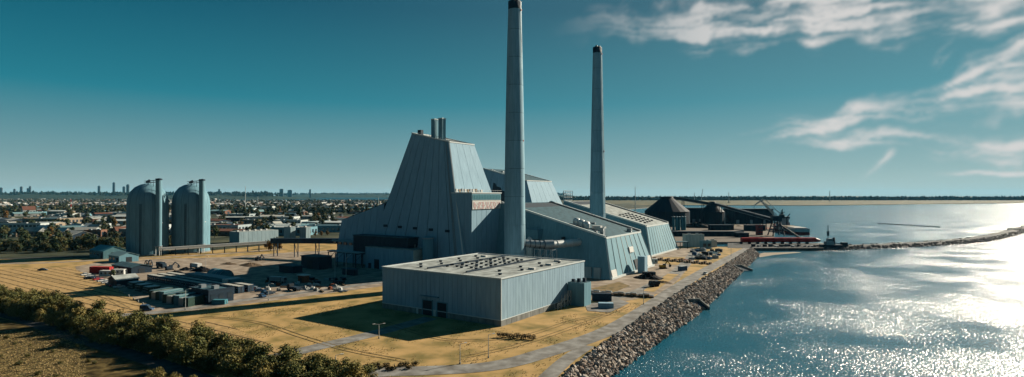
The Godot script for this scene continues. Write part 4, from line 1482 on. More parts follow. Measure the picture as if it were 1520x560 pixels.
func flat_block(called: String, label: String, at: Vector3, yaw: float, l: float, w: float, h: float, wall: Material, roof: Material, group := "", cat := "building", cols := 6, rows := 1) -> Node3D:
	var t := thing(called, label, cat, at, group, true)
	t.rotation.y = yaw
	var st := st_new()
	box(st, Vector3.ZERO, Vector3(l, h, w))
	obj("wall", st, wall, t)
	var r := st_new()
	box(r, Vector3(0, h, 0), Vector3(l - 0.5, 0.06, w - 0.5))
	obj("roof", r, roof, t)
	var pa := st_new()
	for s in [-1.0, 1.0]:
		box(pa, Vector3(0, h, s * (w / 2 - 0.12)), Vector3(l + 0.1, 0.5, 0.3))
		box(pa, Vector3(s * (l / 2 - 0.12), h, 0), Vector3(0.3, 0.49, w - 0.5))
	obj("parapet", pa, wall, t)
	for j in rows:
		for i in cols:
			var wd := st_new()
			var ww := l / cols
			var hh := h / rows
			box(wd, Vector3(-l / 2 + (i + 0.5) * ww, j * hh + hh * 0.32, w / 2 + 0.02), Vector3(ww * 0.66, hh * 0.42, 0.12))
			obj("window", wd, M.glass, t)
	var nside := maxi(2, int(cols * w / l)) if cols > 0 else 0
	for j in rows:
		for i in nside:
			var wd := st_new()
			var ww := w / nside
			var hh := h / rows
			box(wd, Vector3(l / 2 + 0.02, j * hh + hh * 0.32, -w / 2 + (i + 0.5) * ww), Vector3(0.12, hh * 0.42, ww * 0.55))
			obj("window", wd, M.glass, t)
	for k in 2:
		var u := st_new()
		box(u, Vector3(l * (0.2 - 0.45 * k), h + 0.05, w * (0.15 * k)), Vector3(minf(3.0, l * 0.15), 1.3, minf(2.4, w * 0.2)))
		obj("roof_unit", u, M.steel, t)
	return t

# ---------------------------------------------------------------- the contractors' yard
func row(proto: Node3D, p0: Vector3, n: int, step: Vector3, yaw: float, label := "", skip := -1) -> void:
	for i in n:
		if i == skip:
			continue
		copy_of(proto, p0 + step * i, yaw, label)

func make_yard() -> void:
	var y := YAW_R
	# gable shed at the silos with its lower front part
	gable_shed("gable_shed", "teal gabled shed with a lower wing beside the silos", g(160, 382), YAW_R, 22, 13, 5.0, 2.8, M.teal_wall, M.teal, "", "shed", 4)
	gable_shed("gable_shed", "pale low gabled shed with a big sliding door, against the teal shed", g(184, 388), YAW_R, 15, 11, 4.0, 2.0, M.clad_blue[0], M.roof_teal, "", "shed", 3)
	# red container and white cabins near the field's corner
	var red := container_proto("shipping_container", "bright red shipping container at the field end of the yard", M.red, M.red, 12.2, 2.5, 3.6, "")
	red.position = g(151, 406)
	red.rotation.y = -0.15
	var white := container_proto("site_cabin", "white site cabin in front of the red container", M.white, M.white, 7.0, 2.6, 2.8, "white cabins by the red container", true)
	white.position = g(160, 409.5)
	white.rotation.y = -0.1
	copy_of(white, g(178, 407.5), -0.1)
	var roofy := gable_shed("gable_shed", "dark flat-pitched workshop behind the white cabins", g(196, 403), y, 24, 10, 3.4, 1.2, M.dark_blue, M.roof_dark, "", "shed", 5)
	roofy.rotation.y = y
	# canopy tent with pale roof
	gable_shed("gable_shed", "small shed with pale pitched roof at the field edge", g(184, 424), y + PI / 2, 9, 9, 3.2, 1.8, M.dark_blue, M.roof, "", "shed", 2)
	# white tarpaulin-topped cabins in the front row
	var tarp := container_proto("site_cabin", "small cabin with white tarpaulin roof in the row beside the field", M.green, M.white, 5.0, 5.0, 3.0, "tarpaulin cabins", true)
	tarp.position = g(203, 428)
	tarp.rotation.y = y
	for p in [g(214, 431.5), g(226, 435)]:
		copy_of(tarp, p, y)
	# dark containers side by side at the road end
	var dark := container_proto("shipping_container", "dark green shipping container standing side by side with its like by the access road", M.green, M.roof_dark, 9.0, 2.5, 3.4, "dark containers by the road")
	var e0 := g(240, 441)
	var e1 := g(288, 453)
	dark.position = e0
	dark.rotation.y = y + PI / 2 + 0.3
	var steely := container_proto("shipping_container", "grey shipping container wedged between the dark ones by the access road", M.steel, M.roof, 9.0, 2.5, 3.0, "grey containers by the road")
	var bluish := container_proto("shipping_container", "teal shipping container wedged between the dark ones by the access road", M.teal_wall, M.roof_teal, 9.0, 2.5, 3.7, "teal containers by the road")
	for k in range(1, 11):
		var src: Node3D = [dark, steely, dark, bluish, steely][k % 5]
		var at := e0.lerp(e1, k / 10.0) + VB * rng.randf_range(-0.9, 0.9)
		if k == 1 or k == 3:
			src.position = at
			src.rotation.y = y + PI / 2 + 0.3
		else:
			copy_of(src, at, y + PI / 2 + 0.3 + rng.randf_range(-0.03, 0.03))
	# long office rows with pale roofs
	var office := container_proto("site_cabin", "pale-roofed office cabin in the three long rows of the yard", M.blue_wall, M.pale_roof, 6.4, 2.7, 3.0, "office cabins in long rows", true)
	var o0 := g(228, 417)
	office.position = o0
	office.rotation.y = y
	for r in 3:
		for k in 11:
			if r == 0 and k == 0:
				continue
			copy_of(office, o0 - UA * (6.6 * k) + VB * (4.4 * r), y)
	# dark blue flat building at the end of the rows
	flat_block("site_building", "dark blue flat-roofed block at the road end of the office rows", g(314, 446), y, 15, 10, 5.0, M.dark_blue, M.roof_dark, "", "building", 5, 1)
	var skip := container_proto("shipping_container", "pale teal low skip beside the dark blue block", M.teal, M.teal, 5.0, 2.4, 1.8, "")
	skip.position = g(327, 451.5)
	skip.rotation.y = y + 0.6
	# teal row behind, with a white end
	var teal := container_proto("shipping_container", "teal container in the row stacked behind the office cabins", M.teal, M.teal, 6.1, 3.2, 4.0, "teal containers behind the offices")
	var t0 := g(287, 417)
	teal.position = t0
	teal.rotation.y = y + PI / 2
	for k in range(1, 12):
		copy_of(teal, t0 - UA * (3.4 * k), y + PI / 2)
	var wbox := container_proto("shipping_container", "white container closing the end of the teal row", M.white, M.white, 7.0, 3.0, 4.2, "")
	wbox.position = g(344, 427)
	wbox.rotation.y = y + PI / 2
	# teal dome tent
	var tent := thing("storage_tent", "low teal round-topped storage tent behind the teal containers", "tent", g(327, 411))
	var ts := st_new(true)
	var tc := g(327, 411)
	for i in 12:
		var a0 := PI * i / 12.0
		var a1 := PI * (i + 1) / 12.0
		for e in [[-UA * 6.0, UA * 6.0]]:
			var q0 := VB * cos(a0) * 4.0 + Vector3.UP * sin(a0) * 4.0
			var q1 := VB * cos(a1) * 4.0 + Vector3.UP * sin(a1) * 4.0
			quad(ts, tc + e[0] + q0, tc + e[1] + q0, tc + e[1] + q1, tc + e[0] + q1)
			tri(ts, tc + e[0], tc + e[0] + q0, tc + e[0] + q1)
			tri(ts, tc + e[1], tc + e[1] + q1, tc + e[1] + q0)
	obj("cover", ts, M.teal, tent)
	for k in 4:
		var st := st_new()
		for i in 8:
			var a0 := PI * i / 8.0
			var a1 := PI * (i + 1) / 8.0
			var o := tc + UA * (-6.0 + k * 4.0)
			bar(st, o + VB * cos(a0) * 4.05 + Vector3.UP * sin(a0) * 4.05, o + VB * cos(a1) * 4.05 + Vector3.UP * sin(a1) * 4.05, 0.18)
		obj("hoop", st, M.steel, tent)
	# black material piles and machines between the rows
	var piles := [[262, 408, 11.0, 2.4, "black", "heap of dark scrap between the office rows and the sheds"], [300, 402, 12.0, 2.6, "black", "heap of dark scrap behind the teal containers"], [276, 401, 7.0, 1.8, "black", "small heap of dark scrap on the bare ground"], [372, 394, 14.0, 1.6, "brown", "low brown soil heap on the bare yard"], [340, 392, 10.0, 1.0, "brown", "flat brown spoil heap by the silos"], [430, 424, 9.0, 1.6, "grey", "grey rubble heap in the scrap yard"], [452, 429, 8.0, 1.5, "grey", "grey rubble heap beside the access road"], [498, 427, 6.0, 1.6, "grey", "pale heap of broken stone beside the access road"]]
	for p in piles:
		heap(p[5], g(p[0], p[1]), p[2], p[3], {"black": M.coal, "brown": M.brown, "grey": M.concrete}[p[4]])
	scrap_things()

func heap(label: String, at: Vector3, r: float, h: float, m: Material) -> void:
	var n := FastNoiseLite.new()
	n.seed = int(at.x * 13.0)
	n.frequency = 0.25
	var st := st_new()
	var rings := 7
	var segs := 20
	var pts := []
	for i in rings + 1:
		var rowp := []
		for j in segs:
			var a := TAU * j / segs
			var f := float(i) / rings
			var rr: float = r * 0.5 * f * (1.0 + 0.35 * n.get_noise_2d(cos(a) * 4.0, sin(a) * 4.0))
			var p := at + UA * (cos(a) * rr * 1.3) + VB * (sin(a) * rr * 0.8)
			var hh := h * pow(1.0 - f, 0.9) * (1.0 + 0.5 * n.get_noise_2d(p.x * 3.0, p.z * 3.0))
			rowp.append(Vector3(p.x, hh + (0.0 if i == rings else 0.05), p.z))
		pts.append(rowp)
	for i in rings:
		for j in segs:
			var k := (j + 1) % segs
			quad(st, pts[i][j], pts[i + 1][j], pts[i + 1][k], pts[i][k])
	solo("material_heap", st, m, label, "heap")

func scrap_things() -> void:
	# cars in the corner of the yard
	var cols := [M.red, M.white, M.red, M.red, M.steel_pale, M.red_dark, M.blue, M.steel, M.blue, M.dark_blue, M.blue]
	var what := ["bright red car parked at the head of the scrap row", "white car parked between the red ones in the yard", "red car parked beside the white one in the yard", "red car with its side to the access road", "silver car parked among the red ones", "dark red car nearest the white container", "blue car at the end of the scrap row", "grey car tucked behind the blue ones", "blue car parked nose to the access road", "navy car parked last in the yard row", "blue car parked across the others"]
	var at := [Vector2(353, 424), Vector2(359, 429), Vector2(365, 425), Vector2(370, 432), Vector2(375, 426), Vector2(350, 430), Vector2(386, 433), Vector2(380, 430), Vector2(394, 437), Vector2(401, 437), Vector2(390, 441)]
	for k in at.size():
		car(what[k], cols[k], g(at[k].x, at[k].y), YAW_R + rng.randf_range(-0.5, 0.5) + (PI / 2 if k % 3 == 0 else 0.0), "cars in the scrap yard")
	for k in 9:
		var m2: Material = [M.white, M.steel_pale, M.dark_blue, M.red][k % 4]
		car(["white car in the row parked by the workshop", "silver car in the row parked by the workshop", "navy car in the row parked by the workshop", "red car in the row parked by the workshop"][k % 4], m2, g(128 + k * 6.2, 409 + k * 2.3), YAW_R + PI / 2, "cars parked by the workshop")
	car("blue van standing alone where the access road meets the field", M.blue, g(219, 461), 0.1, "", true)
	car("dark car driving on the gravel by the field corner", M.dark_blue, g(133, 414.5), 0.5, "")
	car("dark car out on the mown field", M.dark_blue, g(64, 402), 0.3, "")
	# rust red hut with a white roof among the rubble
	var h := thing("rust_hut", "rust red hut with a flat white roof in the rubble yard", "hut", g(451, 419))
	var st := st_new()
	box(st, g(451, 419), Vector3(4.4, 3.4, 3.0), YAW_R)
	obj("wall", st, M.rust, h)
	var rf := st_new()
	box(rf, g(451, 419) + Vector3.UP * 3.4, Vector3(5.6, 0.3, 4.0), YAW_R)
	obj("roof", rf, M.white, h)
	var dr := st_new()
	box(dr, g(451, 419) - VB * 1.55, Vector3(1.0, 2.2, 0.1), YAW_R)
	obj("door", dr, M.dark, h)
	truck("black flat truck standing before the rust red hut", M.dark, M.dark_blue, g(437, 431.5), YAW_R + PI, 7.0, 0.8)
	truck("grey box truck parked in the rubble yard", M.steel, M.steel, g(413, 420), YAW_R + 0.4, 8.0, 2.0)
	truck("navy truck with a white load behind the teal row", M.blue, M.white, g(291, 398.5), YAW_R + PI, 9.0, 2.0)
	truck("dark truck by the silos' bare ground", M.dark_blue, M.dark_blue, g(240, 398), YAW_R, 8.0, 2.4)
	excavator("dark excavator working by the bare yard", g(384, 387), YAW_R, M.dark_blue)
	excavator("black excavator among the scrap behind the office rows", g(252, 401), 1.0, M.dark_blue)
	# cable drum
	var dm := thing("cable_drum", "big dark cable drum standing on edge behind the workshop", "drum", g(221, 399.5))
	var c := g(221, 399.5) + Vector3.UP * 2.6
	for s in [-1.0, 1.0]:
		var f := st_new()
		for i in 20:
			var a0 := TAU * i / 20.0
			var a1 := TAU * (i + 1) / 20.0
			var o: Vector3 = c + VB * s * 0.9
			bar(f, o + UA * cos(a0) * 2.5 + Vector3.UP * sin(a0) * 2.5, o + UA * cos(a1) * 2.5 + Vector3.UP * sin(a1) * 2.5, 0.35)
			if i % 4 == 0:
				bar(f, o, o + UA * cos(a0) * 2.5 + Vector3.UP * sin(a0) * 2.5, 0.25)
		obj("flange", f, M.dark_blue, dm)
	var ax := st_new()
	tube(ax, c - VB * 1.0, c + VB * 1.0, 1.0, 1.0, 16)
	obj("core", ax, M.wood, dm)
	# skips, blocks and beams lying about the rubble yard
	var kinds := [M.concrete, M.steel, M.rust, M.wood, M.dark_blue, M.white]
	var said := ["grey concrete block", "steel beam bundle", "rusty steel plate stack", "stack of old timber", "dark steel bin", "white plastic tank crate"]
	for k in 60:
		var q := g(rng.randf_range(396, 514), rng.randf_range(415, 433))
		if q.distance_to(g(451, 419)) < 5.0 or q.distance_to(g(437, 431)) < 6.0:
			continue
		var t := k % 6
		var yaw := YAW_R + rng.randf_range(-0.7, 0.7)
		var s := st_new()
		if t == 1 or t == 3:
			for i in 5:
				box(s, q + Vector3(0, 0.32 * (i / 3), 0) + Vector3(sin(yaw), 0, cos(yaw)) * (0.4 * (i % 3)), Vector3(5.0 + i % 2, 0.3, 0.34), yaw + 0.05 * i)
		elif t == 4:
			var ax2 := Vector3(cos(yaw), 0, -sin(yaw))
			var az2 := Vector3(sin(yaw), 0, cos(yaw))
			var lo2 := []
			var hi2 := []
			for e in [[-1, -1], [-1, 1], [1, 1], [1, -1]]:
				lo2.append(q + ax2 * e[0] * 1.3 + az2 * e[1] * 0.8)
				hi2.append(q + ax2 * e[0] * 2.0 + az2 * e[1] * 1.0 + Vector3.UP * 1.5)
			hexa(s, lo2 + hi2)
		else:
			box(s, q, Vector3(2.0, 0.9, 1.3), yaw)
			box(s, q + Vector3.UP * 0.9, Vector3(1.4, 0.5, 1.0), yaw + 0.2)
		solo(["concrete_block", "steel_beams", "plate_stack", "timber_stack", "steel_bin", "tank_crate"][t], s, kinds[t], said[t] + " lying in the rubble yard by the access road", ["block", "beams", "plates", "timber", "bin", "crate"][t], said[t] + "s in the rubble yard")
	# row of small posts and bollards along the field edge
	var bp := thing("bollard", "short dark bollard along the edge of the mown field", "bollard", g(150, 418), "bollards by the field", true)
	var bs := st_new()
	tube(bs, Vector3.ZERO, Vector3(0, 0.9, 0), 0.28, 0.22, 8)
	obj("post", bs, M.concrete, bp)
	var bc := st_new()
	tube(bc, Vector3(0, 0.9, 0), Vector3(0, 1.0, 0), 0.22, 0.1, 8)
	obj("cap", bc, M.white, bp)
	for k in 9:
		copy_of(bp, g(157 + k * 7.0, 421.5 + k * 3.9), 0.0)
	lamp_post("lamp post at the corner of the dark containers", g(276, 460), 7.5, 0.4)
	lamp_post("lamp post between the scrap cars and the access road", g(399, 446), 6.5, 0.2)
	lamp_post("tall lamp post before the boiler wing, at the road", g(497.5, 413), 11.0, 0.2)
	lamp_post("tall lamp post in front of the pipe gantry", g(514, 411), 10.0, 0.2)
	lamp_post("twin-armed lamp post at the bend of the hall lane", g(563, 502.5), 4.2, 0.3, true)
	lamp_post("lamp post in the ditch grass before the hall", g(499, 549), 3.6, 0.3)
	lamp_post("lamp post beside the coast road below the hall", g(725, 531), 6.0, 0.4)
	lamp_post("lamp post on the verge by the coast road bend", g(683, 540), 5.0, 0.4)
	lamp_post("lamp post on the bare ground behind the teal row", g(305, 401), 7.5, 0.0)

# ---------------------------------------------------------------- stones along the shore
func stone_mesh(sd: int) -> ArrayMesh:
	var r := RandomNumberGenerator.new()
	r.seed = sd
	var v := []
	var rows := 4
	var cols := 7
	v.append(Vector3(0, -0.5, 0))
	for i in rows:
		var la := -PI / 2 + PI * (i + 1) / (rows + 1)
		for j in cols:
			var lo := TAU * (j + 0.5 * (i % 2)) / cols
			var k := r.randf_range(0.72, 1.12)
			v.append(Vector3(cos(la) * cos(lo), sin(la) * 0.8, cos(la) * sin(lo)) * 0.55 * k)
	v.append(Vector3(0, 0.42, 0))
	var st := st_new()
	for j in cols:
		var k := (j + 1) % cols
		tri(st, v[0], v[1 + k], v[1 + j])
		tri(st, v[v.size() - 1], v[1 + (rows - 1) * cols + j], v[1 + (rows - 1) * cols + k])
		for i in rows - 1:
			quad(st, v[1 + i * cols + j], v[1 + i * cols + k], v[1 + (i + 1) * cols + k], v[1 + (i + 1) * cols + j])
	st.generate_normals()
	return st.commit()

func make_shore() -> void:
	# places on the bank, nearest first
	var spots := []
	var total := rock_top.size() - 1
	var r := RandomNumberGenerator.new()
	r.seed = 77
	for i in range(12, total):
		var seg: float = rock_top[i].distance_to(rock_top[i + 1])
		var wid: float = rock_top[i].distance_to(rock_foot[i])
		var n := int(seg * (wid + 1.5) * 1.5)
		for k in n:
			var u := r.randf()
			var v := r.randf_range(-0.04, 1.12)
			var p: Vector3 = rock_top[i].lerp(rock_top[i + 1], u).lerp(rock_foot[i].lerp(rock_foot[i + 1], u), v)
			p.y = lerpf(0.15, -2.1, clampf(v, 0, 1)) + r.randf_range(-0.15, 0.45)
			spots.append(p)
	spots.sort_custom(func(a, b): return a.z > b.z)
	var meshes := [stone_mesh(1), stone_mesh(2), stone_mesh(3), stone_mesh(4), stone_mesh(5)]
	var tones := [Color(0.29, 0.245, 0.205), Color(0.36, 0.31, 0.27), Color(0.19, 0.155, 0.135), Color(0.26, 0.195, 0.155), Color(0.42, 0.38, 0.34), Color(0.12, 0.11, 0.105)]
	var stone_mats := []
	for c in tones:
		stone_mats.append(mat(c.r, c.g, c.b, 0.9, tex_store["speck"], Vector3(0.6, 0.6, 0.6)))
	var rest := []
	var made := 0
	for p in spots:
		var s := r.randf_range(0.6, 1.2) if r.randf() < 0.6 else r.randf_range(1.1, 2.0)
		var b := Basis.from_euler(Vector3(r.randf() * TAU, r.randf() * TAU, r.randf() * TAU)) * Basis.from_scale(Vector3(s, s * r.randf_range(0.6, 0.9), s * r.randf_range(0.8, 1.2)))
		var tf := Transform3D(b, p)
		if p.z < -128.0 and made < 300:
			made += 1
			var o := MeshInstance3D.new()
			o.mesh = meshes[made % 5]
			o.material_override = stone_mats[r.randi() % 6]
			o.name = numbered("shore_boulder")
			add_child(o)
			o.transform = tf
			tag(o, "rough boulder in the stone slope between coast road and water", "boulder", "boulders of the shore slope")
		else:
			rest.append([tf, tones[r.randi() % 6]])
	var mm := MultiMesh.new()
	mm.transform_format = MultiMesh.TRANSFORM_3D
	mm.use_colors = true
	mm.mesh = meshes[2]
	mm.instance_count = rest.size()
	for i in rest.size():
		mm.set_instance_transform(i, rest[i][0])
		mm.set_instance_color(i, rest[i][1])
	var mi := MultiMeshInstance3D.new()
	mi.multimesh = mm
	mi.material_override = M.stone
	mi.name = "shore_stones"
	mi.set_meta("kind", "stuff")
	tag(mi, "mass of rough stones in the slope along the water", "stones")
	add_child(mi)
	# outfall in the slope
	for q in [[1030, 446, 1042, 461, "concrete outfall with two splayed walls in the stone slope"], [1096, 395, 1106, 402, "small dark outfall in the stone slope near the dock"]]:
		var a := g(q[0], q[1])
		var b := g(q[2], q[3], -2)
		var t := thing("outfall", q[4], "outfall", a)
		var dir := ((b - a) * Vector3(1, 0, 1)).normalized()
		var sd := dir.cross(Vector3.UP)
		for s in [-1.0, 1.0]:
			var st := st_new()
			var w0: Vector3 = a + sd * s * 2.6
			var w1: Vector3 = a + dir * 8.0 + sd * s * 3.6
			hexa(st, [w0 + Vector3.DOWN * 3, w0 + sd * 0.5 + Vector3.DOWN * 3, w1 + sd * 0.5 + Vector3.DOWN * 3, w1 + Vector3.DOWN * 3, w0 + Vector3.UP * 0.5, w0 + sd * 0.5 + Vector3.UP * 0.5, w1 + sd * 0.5 - Vector3.UP * 0.9, w1 - Vector3.UP * 0.9])
			obj("wing_wall", st, M.concrete, t)
		var fl := st_new()
		hexa(fl, [a + sd * 2.6 + Vector3.DOWN * 3, a - sd * 2.6 + Vector3.DOWN * 3, a - sd * 3.4 + dir * 8 + Vector3.DOWN * 3, a + sd * 3.4 + dir * 8 + Vector3.DOWN * 3, a + sd * 2.6 + Vector3.DOWN * 0.4, a - sd * 2.6 + Vector3.DOWN * 0.4, a - sd * 3.4 + dir * 8 + Vector3.DOWN * 1.7, a + sd * 3.4 + dir * 8 + Vector3.DOWN * 1.7])
		obj("apron", fl, M.dark_blue, t)
		var hd := st_new()
		hexa(hd, [a + sd * 3 + Vector3.DOWN, a - sd * 3 + Vector3.DOWN, a - sd * 3 - dir * 0.7 + Vector3.DOWN, a + sd * 3 - dir * 0.7 + Vector3.DOWN, a + sd * 3 + Vector3.UP * 0.7, a - sd * 3 + Vector3.UP * 0.7, a - sd * 3 - dir * 0.7 + Vector3.UP * 0.7, a + sd * 3 - dir * 0.7 + Vector3.UP * 0.7])
		obj("head_wall", hd, M.concrete, t)

# ---------------------------------------------------------------- small works between the plant and the shore
func make_quay_side() -> void:
	heap("black coal heap beside the striped end of the near turbine hall", pl(-1.5, 128), 13.0, 2.6, M.coal)
	heap("small dark soil heap by the coast road", pl(4, 246), 8.0, 1.4, M.coal)
	heap("low dark soil heap at the lane's edge", pl(-12.5, 118), 7.0, 0.9, M.soil)
	heap("red-brown soil heap before the equipment yard", pl(9, 218), 6.0, 1.2, M.rust)
	var c1 := container_proto("shipping_container", "dark blue container beside the filter house", M.dark_blue, M.dark_blue, 7.6, 2.8, 3.0, "")
	c1.position = g(893, 446.5)
	c1.rotation.y = YAW_R + 0.5
	var c2 := container_proto("shipping_container", "pale grey low container on the concrete apron by the hall", M.clad[0], M.clad[0], 5.6, 2.5, 1.9, "")
	c2.position = g(899, 457)
	c2.rotation.y = YAW_R + 0.5
	var c3 := container_proto("shipping_container", "navy skip in front of the striped turbine hall end", M.dark_blue, M.dark, 6.4, 2.6, 2.4, "")
	c3.position = g(963, 410.5)
	c3.rotation.y = YAW_R + 0.6
	var c4 := container_proto("shipping_container", "blue container on the quay lane, pale top", M.blue, M.steel_pale, 5.0, 2.5, 2.6, "")
	c4.position = g(1013, 402)
	c4.rotation.y = YAW_A + 1.2
	var cab := container_proto("site_cabin", "white site cabin between the two turbine hall ends", M.white, M.white, 7.0, 2.6, 2.8, "", true)
	cab.position = g(967, 391)
	cab.rotation.y = YAW_R + 0.6
	structure("concrete_apron", sheet([g(868, 452), g(918, 444), g(934, 450), g(905, 464), g(872, 462)], 0.12), M.asphalt)
	truck("black loader truck parked on the quay lane", M.dark, M.dark, g(971, 425.5), YAW_A + 1.0, 5.0, 1.6)
	car("white car driving on the coast road", M.white, g(1047, 407.5), 0.97, "")
	car("dark pickup parked by the navy skip", M.dark_blue, g(956, 404.5), 0.5, "", true)
	excavator("yellow digger on the bare ground beyond the striped end", g(984, 399), 0.4, M.yellow)
	# a row of rails or pipes along the lane
	for k in 2:
		var st := st_new()
		var a := g(874, 434 + k * 3.0)
		var b := g(972, 441 + k * 1.5)
		var n := 16
		for i in n:
			var p := a.lerp(b, float(i) / n)
			box(st, p, Vector3(2.6, 0.7 + 0.3 * (i % 3), 0.9), YAW_R)
		solo("pipe_rack", st, M.steel if k == 0 else M.brown, ["row of grey pipe bundles laid along the quay lane", "row of brown timber sleepers laid along the quay lane"][k], "pipes")
	var kb := st_new()
	for i in 26:
		var p := g(965, 385.5).lerp(g(1058, 393), i / 26.0)
		box(kb, p, Vector3(2.6, 0.9 + 0.5 * ((i * 7) % 3), 1.0), YAW_A + 1.5)
	solo("sleeper_row", kb, M.brown, "long row of dark sleepers between the far turbine hall and the road", "sleepers")
	# white plant building and huts by the dock
	flat_block("pump_house", "white windowless pump house with dark canopy before the dock", g(1029, 366), 0.0, 15, 9, 9.6, M.white_wall, M.roof, "", "building", 0, 1)
	flat_block("pump_hut", "small teal-roofed hut beside the white pump house", g(1047, 369), 0.0, 7, 7, 5.6, M.clad_blue[0], M.teal, "", "hut", 2, 1)
	flat_block("pump_hut", "small white hut at the dock edge beside the pump house", g(1057, 366.5), 0.2, 5, 6, 5.0, M.white_wall, M.roof, "", "hut", 0, 1)
	var cn := thing("canopy", "dark flat canopy on posts between the far turbine hall and the pump house", "canopy", g(1008, 369))
	var cs := st_new()
	box(cs, g(1008, 369) + Vector3.UP * 5.0, Vector3(13, 0.6, 8), 0.1)
	obj("roof", cs, M.roof_dark, cn)
	for s in [[-5.5, -3.0], [-5.5, 3.0], [5.5, -3.0], [5.5, 3.0], [0, 3.0]]:
		var st := st_new()
		bar(st, g(1008, 369) + Vector3(s[0], 0, s[1]), g(1008, 369) + Vector3(s[0], 5, s[1]), 0.4)
		obj("post", st, M.dark_blue, cn)
	structure("pump_pond", sheet([g(1050, 373.5), g(1071, 371), g(1064, 377), g(1046, 378)], 0.2), M.lake)
	# equipment yard: bins and cabinets
	for k in 15:
		var q := g(1028 + (k % 5) * 9.0 + rng.randf_range(-3, 3), 374.0 + (k / 5) * 5.2 + rng.randf_range(-1, 1))
		var t := thing("equipment_crate", "navy equipment crate in the yard before the pump house", "crate", q, "equipment crates by the pump house")
		var st := st_new()
		box(st, q, Vector3(rng.randf_range(2, 5), rng.randf_range(1.2, 2.6), 2.2), YAW_R + rng.randf_range(-0.3, 0.3))
		obj("body", st, [M.dark_blue, M.blue, M.steel, M.dark][k % 4], t)
		var ld := st_new()
		box(ld, q + Vector3.UP * 2.6, Vector3(1.8, 0.2, 1.6), YAW_R)
		bar(ld, q, q + Vector3.UP * 2.6, 0.3)
		obj("lid", ld, M.steel, t)
	lamp_post("lamp post at the bend of the coast road", g(955, 452), 7.0, 0.5)
	lamp_post("lamp post at the far coast road near the dock", g(1085, 380), 8.0, 0.5)

# ---------------------------------------------------------------- the harbour
func cone_store(label: String, px: float, py: float, r: float, eave: float, top: float, rt: float) -> Vector3:
	var c := g(px, py)
	var t := thing("coal_store", label, "coal store", c, "coal stores")
	var n := 20
	for k in n:
		var a0 := TAU * k / n + 0.012
		var a1 := TAU * (k + 1) / n - 0.012
		var e0 := Vector3(cos(a0), 0, sin(a0))
		var e1 := Vector3(cos(a1), 0, sin(a1))
		var st := st_new()
		quad(st, c + e0 * r, c + e0 * r + Vector3.UP * eave, c + e1 * r + Vector3.UP * eave, c + e1 * r)
		obj("wall_panel", st, M.navy[k % 2], t)
		var s2 := st_new()
		quad(s2, c + e0 * (r + 0.6) + Vector3.UP * (eave - 0.2), c + e0 * rt + Vector3.UP * (top - 2), c + e1 * rt + Vector3.UP * (top - 2), c + e1 * (r + 0.6) + Vector3.UP * (eave - 0.2))
		obj("roof_panel", s2, M.navy[(k + 1) % 2], t)
	var cp := st_new(true)
	lathe(cp, c, [Vector2(rt, top - 2.2), Vector2(rt, top), Vector2(0, top + 0.4)], 20)
	obj("head_house", cp, M.dark_blue, t)
	var core := st_new()
	lathe(core, c, [Vector2(r - 0.4, 0), Vector2(r - 0.4, eave - 0.4), Vector2(rt - 0.3, top - 2.5)], 20)
	obj("core", core, M.dark, t)
	var ld := st_new()
	var s := c + Vector3(0.88, 0, 0.48) * (r + 0.7)
	bar(ld, s, s + Vector3.UP * eave, 0.7)
	obj("stair_tower", ld, M.steel_pale, t)
	return c

func conveyor(called: String, label: String, a: Vector3, b: Vector3, w: float, posts: int) -> void:
	var t := thing(called, label, "conveyor", Vector3(a.x, 0, a.z))
	var sd := (b - a).cross(Vector3.UP).normalized() * w * 0.5
	var up := Vector3.UP * w
	var st := st_new()
	hexa(st, [a - sd, a + sd, a + sd + up, a - sd + up, b - sd, b + sd, b + sd + up, b - sd + up])
	obj("gallery", st, M.dark_blue, t)
	var tr := st_new()
	for s in [-1.1, 1.1]:
		bar(tr, a + sd * s - Vector3.UP * 0.5, b + sd * s - Vector3.UP * 0.5, 0.5)
		bar(tr, a + sd * s + up, b + sd * s + up, 0.4)
	obj("girder", tr, M.steel, t)
	for k in posts:
		var p := a.lerp(b, (k + 0.5) / posts)
		var ps := st_new()
		for s in [-1.0, 1.0]:
			bar(ps, Vector3(p.x, 0, p.z) + sd * s * 1.8, p + sd * s, 0.7)
		bar(ps, Vector3(p.x, p.y * 0.5, p.z) + sd * 1.4, Vector3(p.x, p.y * 0.5, p.z) - sd * 1.4, 0.4)
		obj("trestle", ps, M.dark_blue, t)

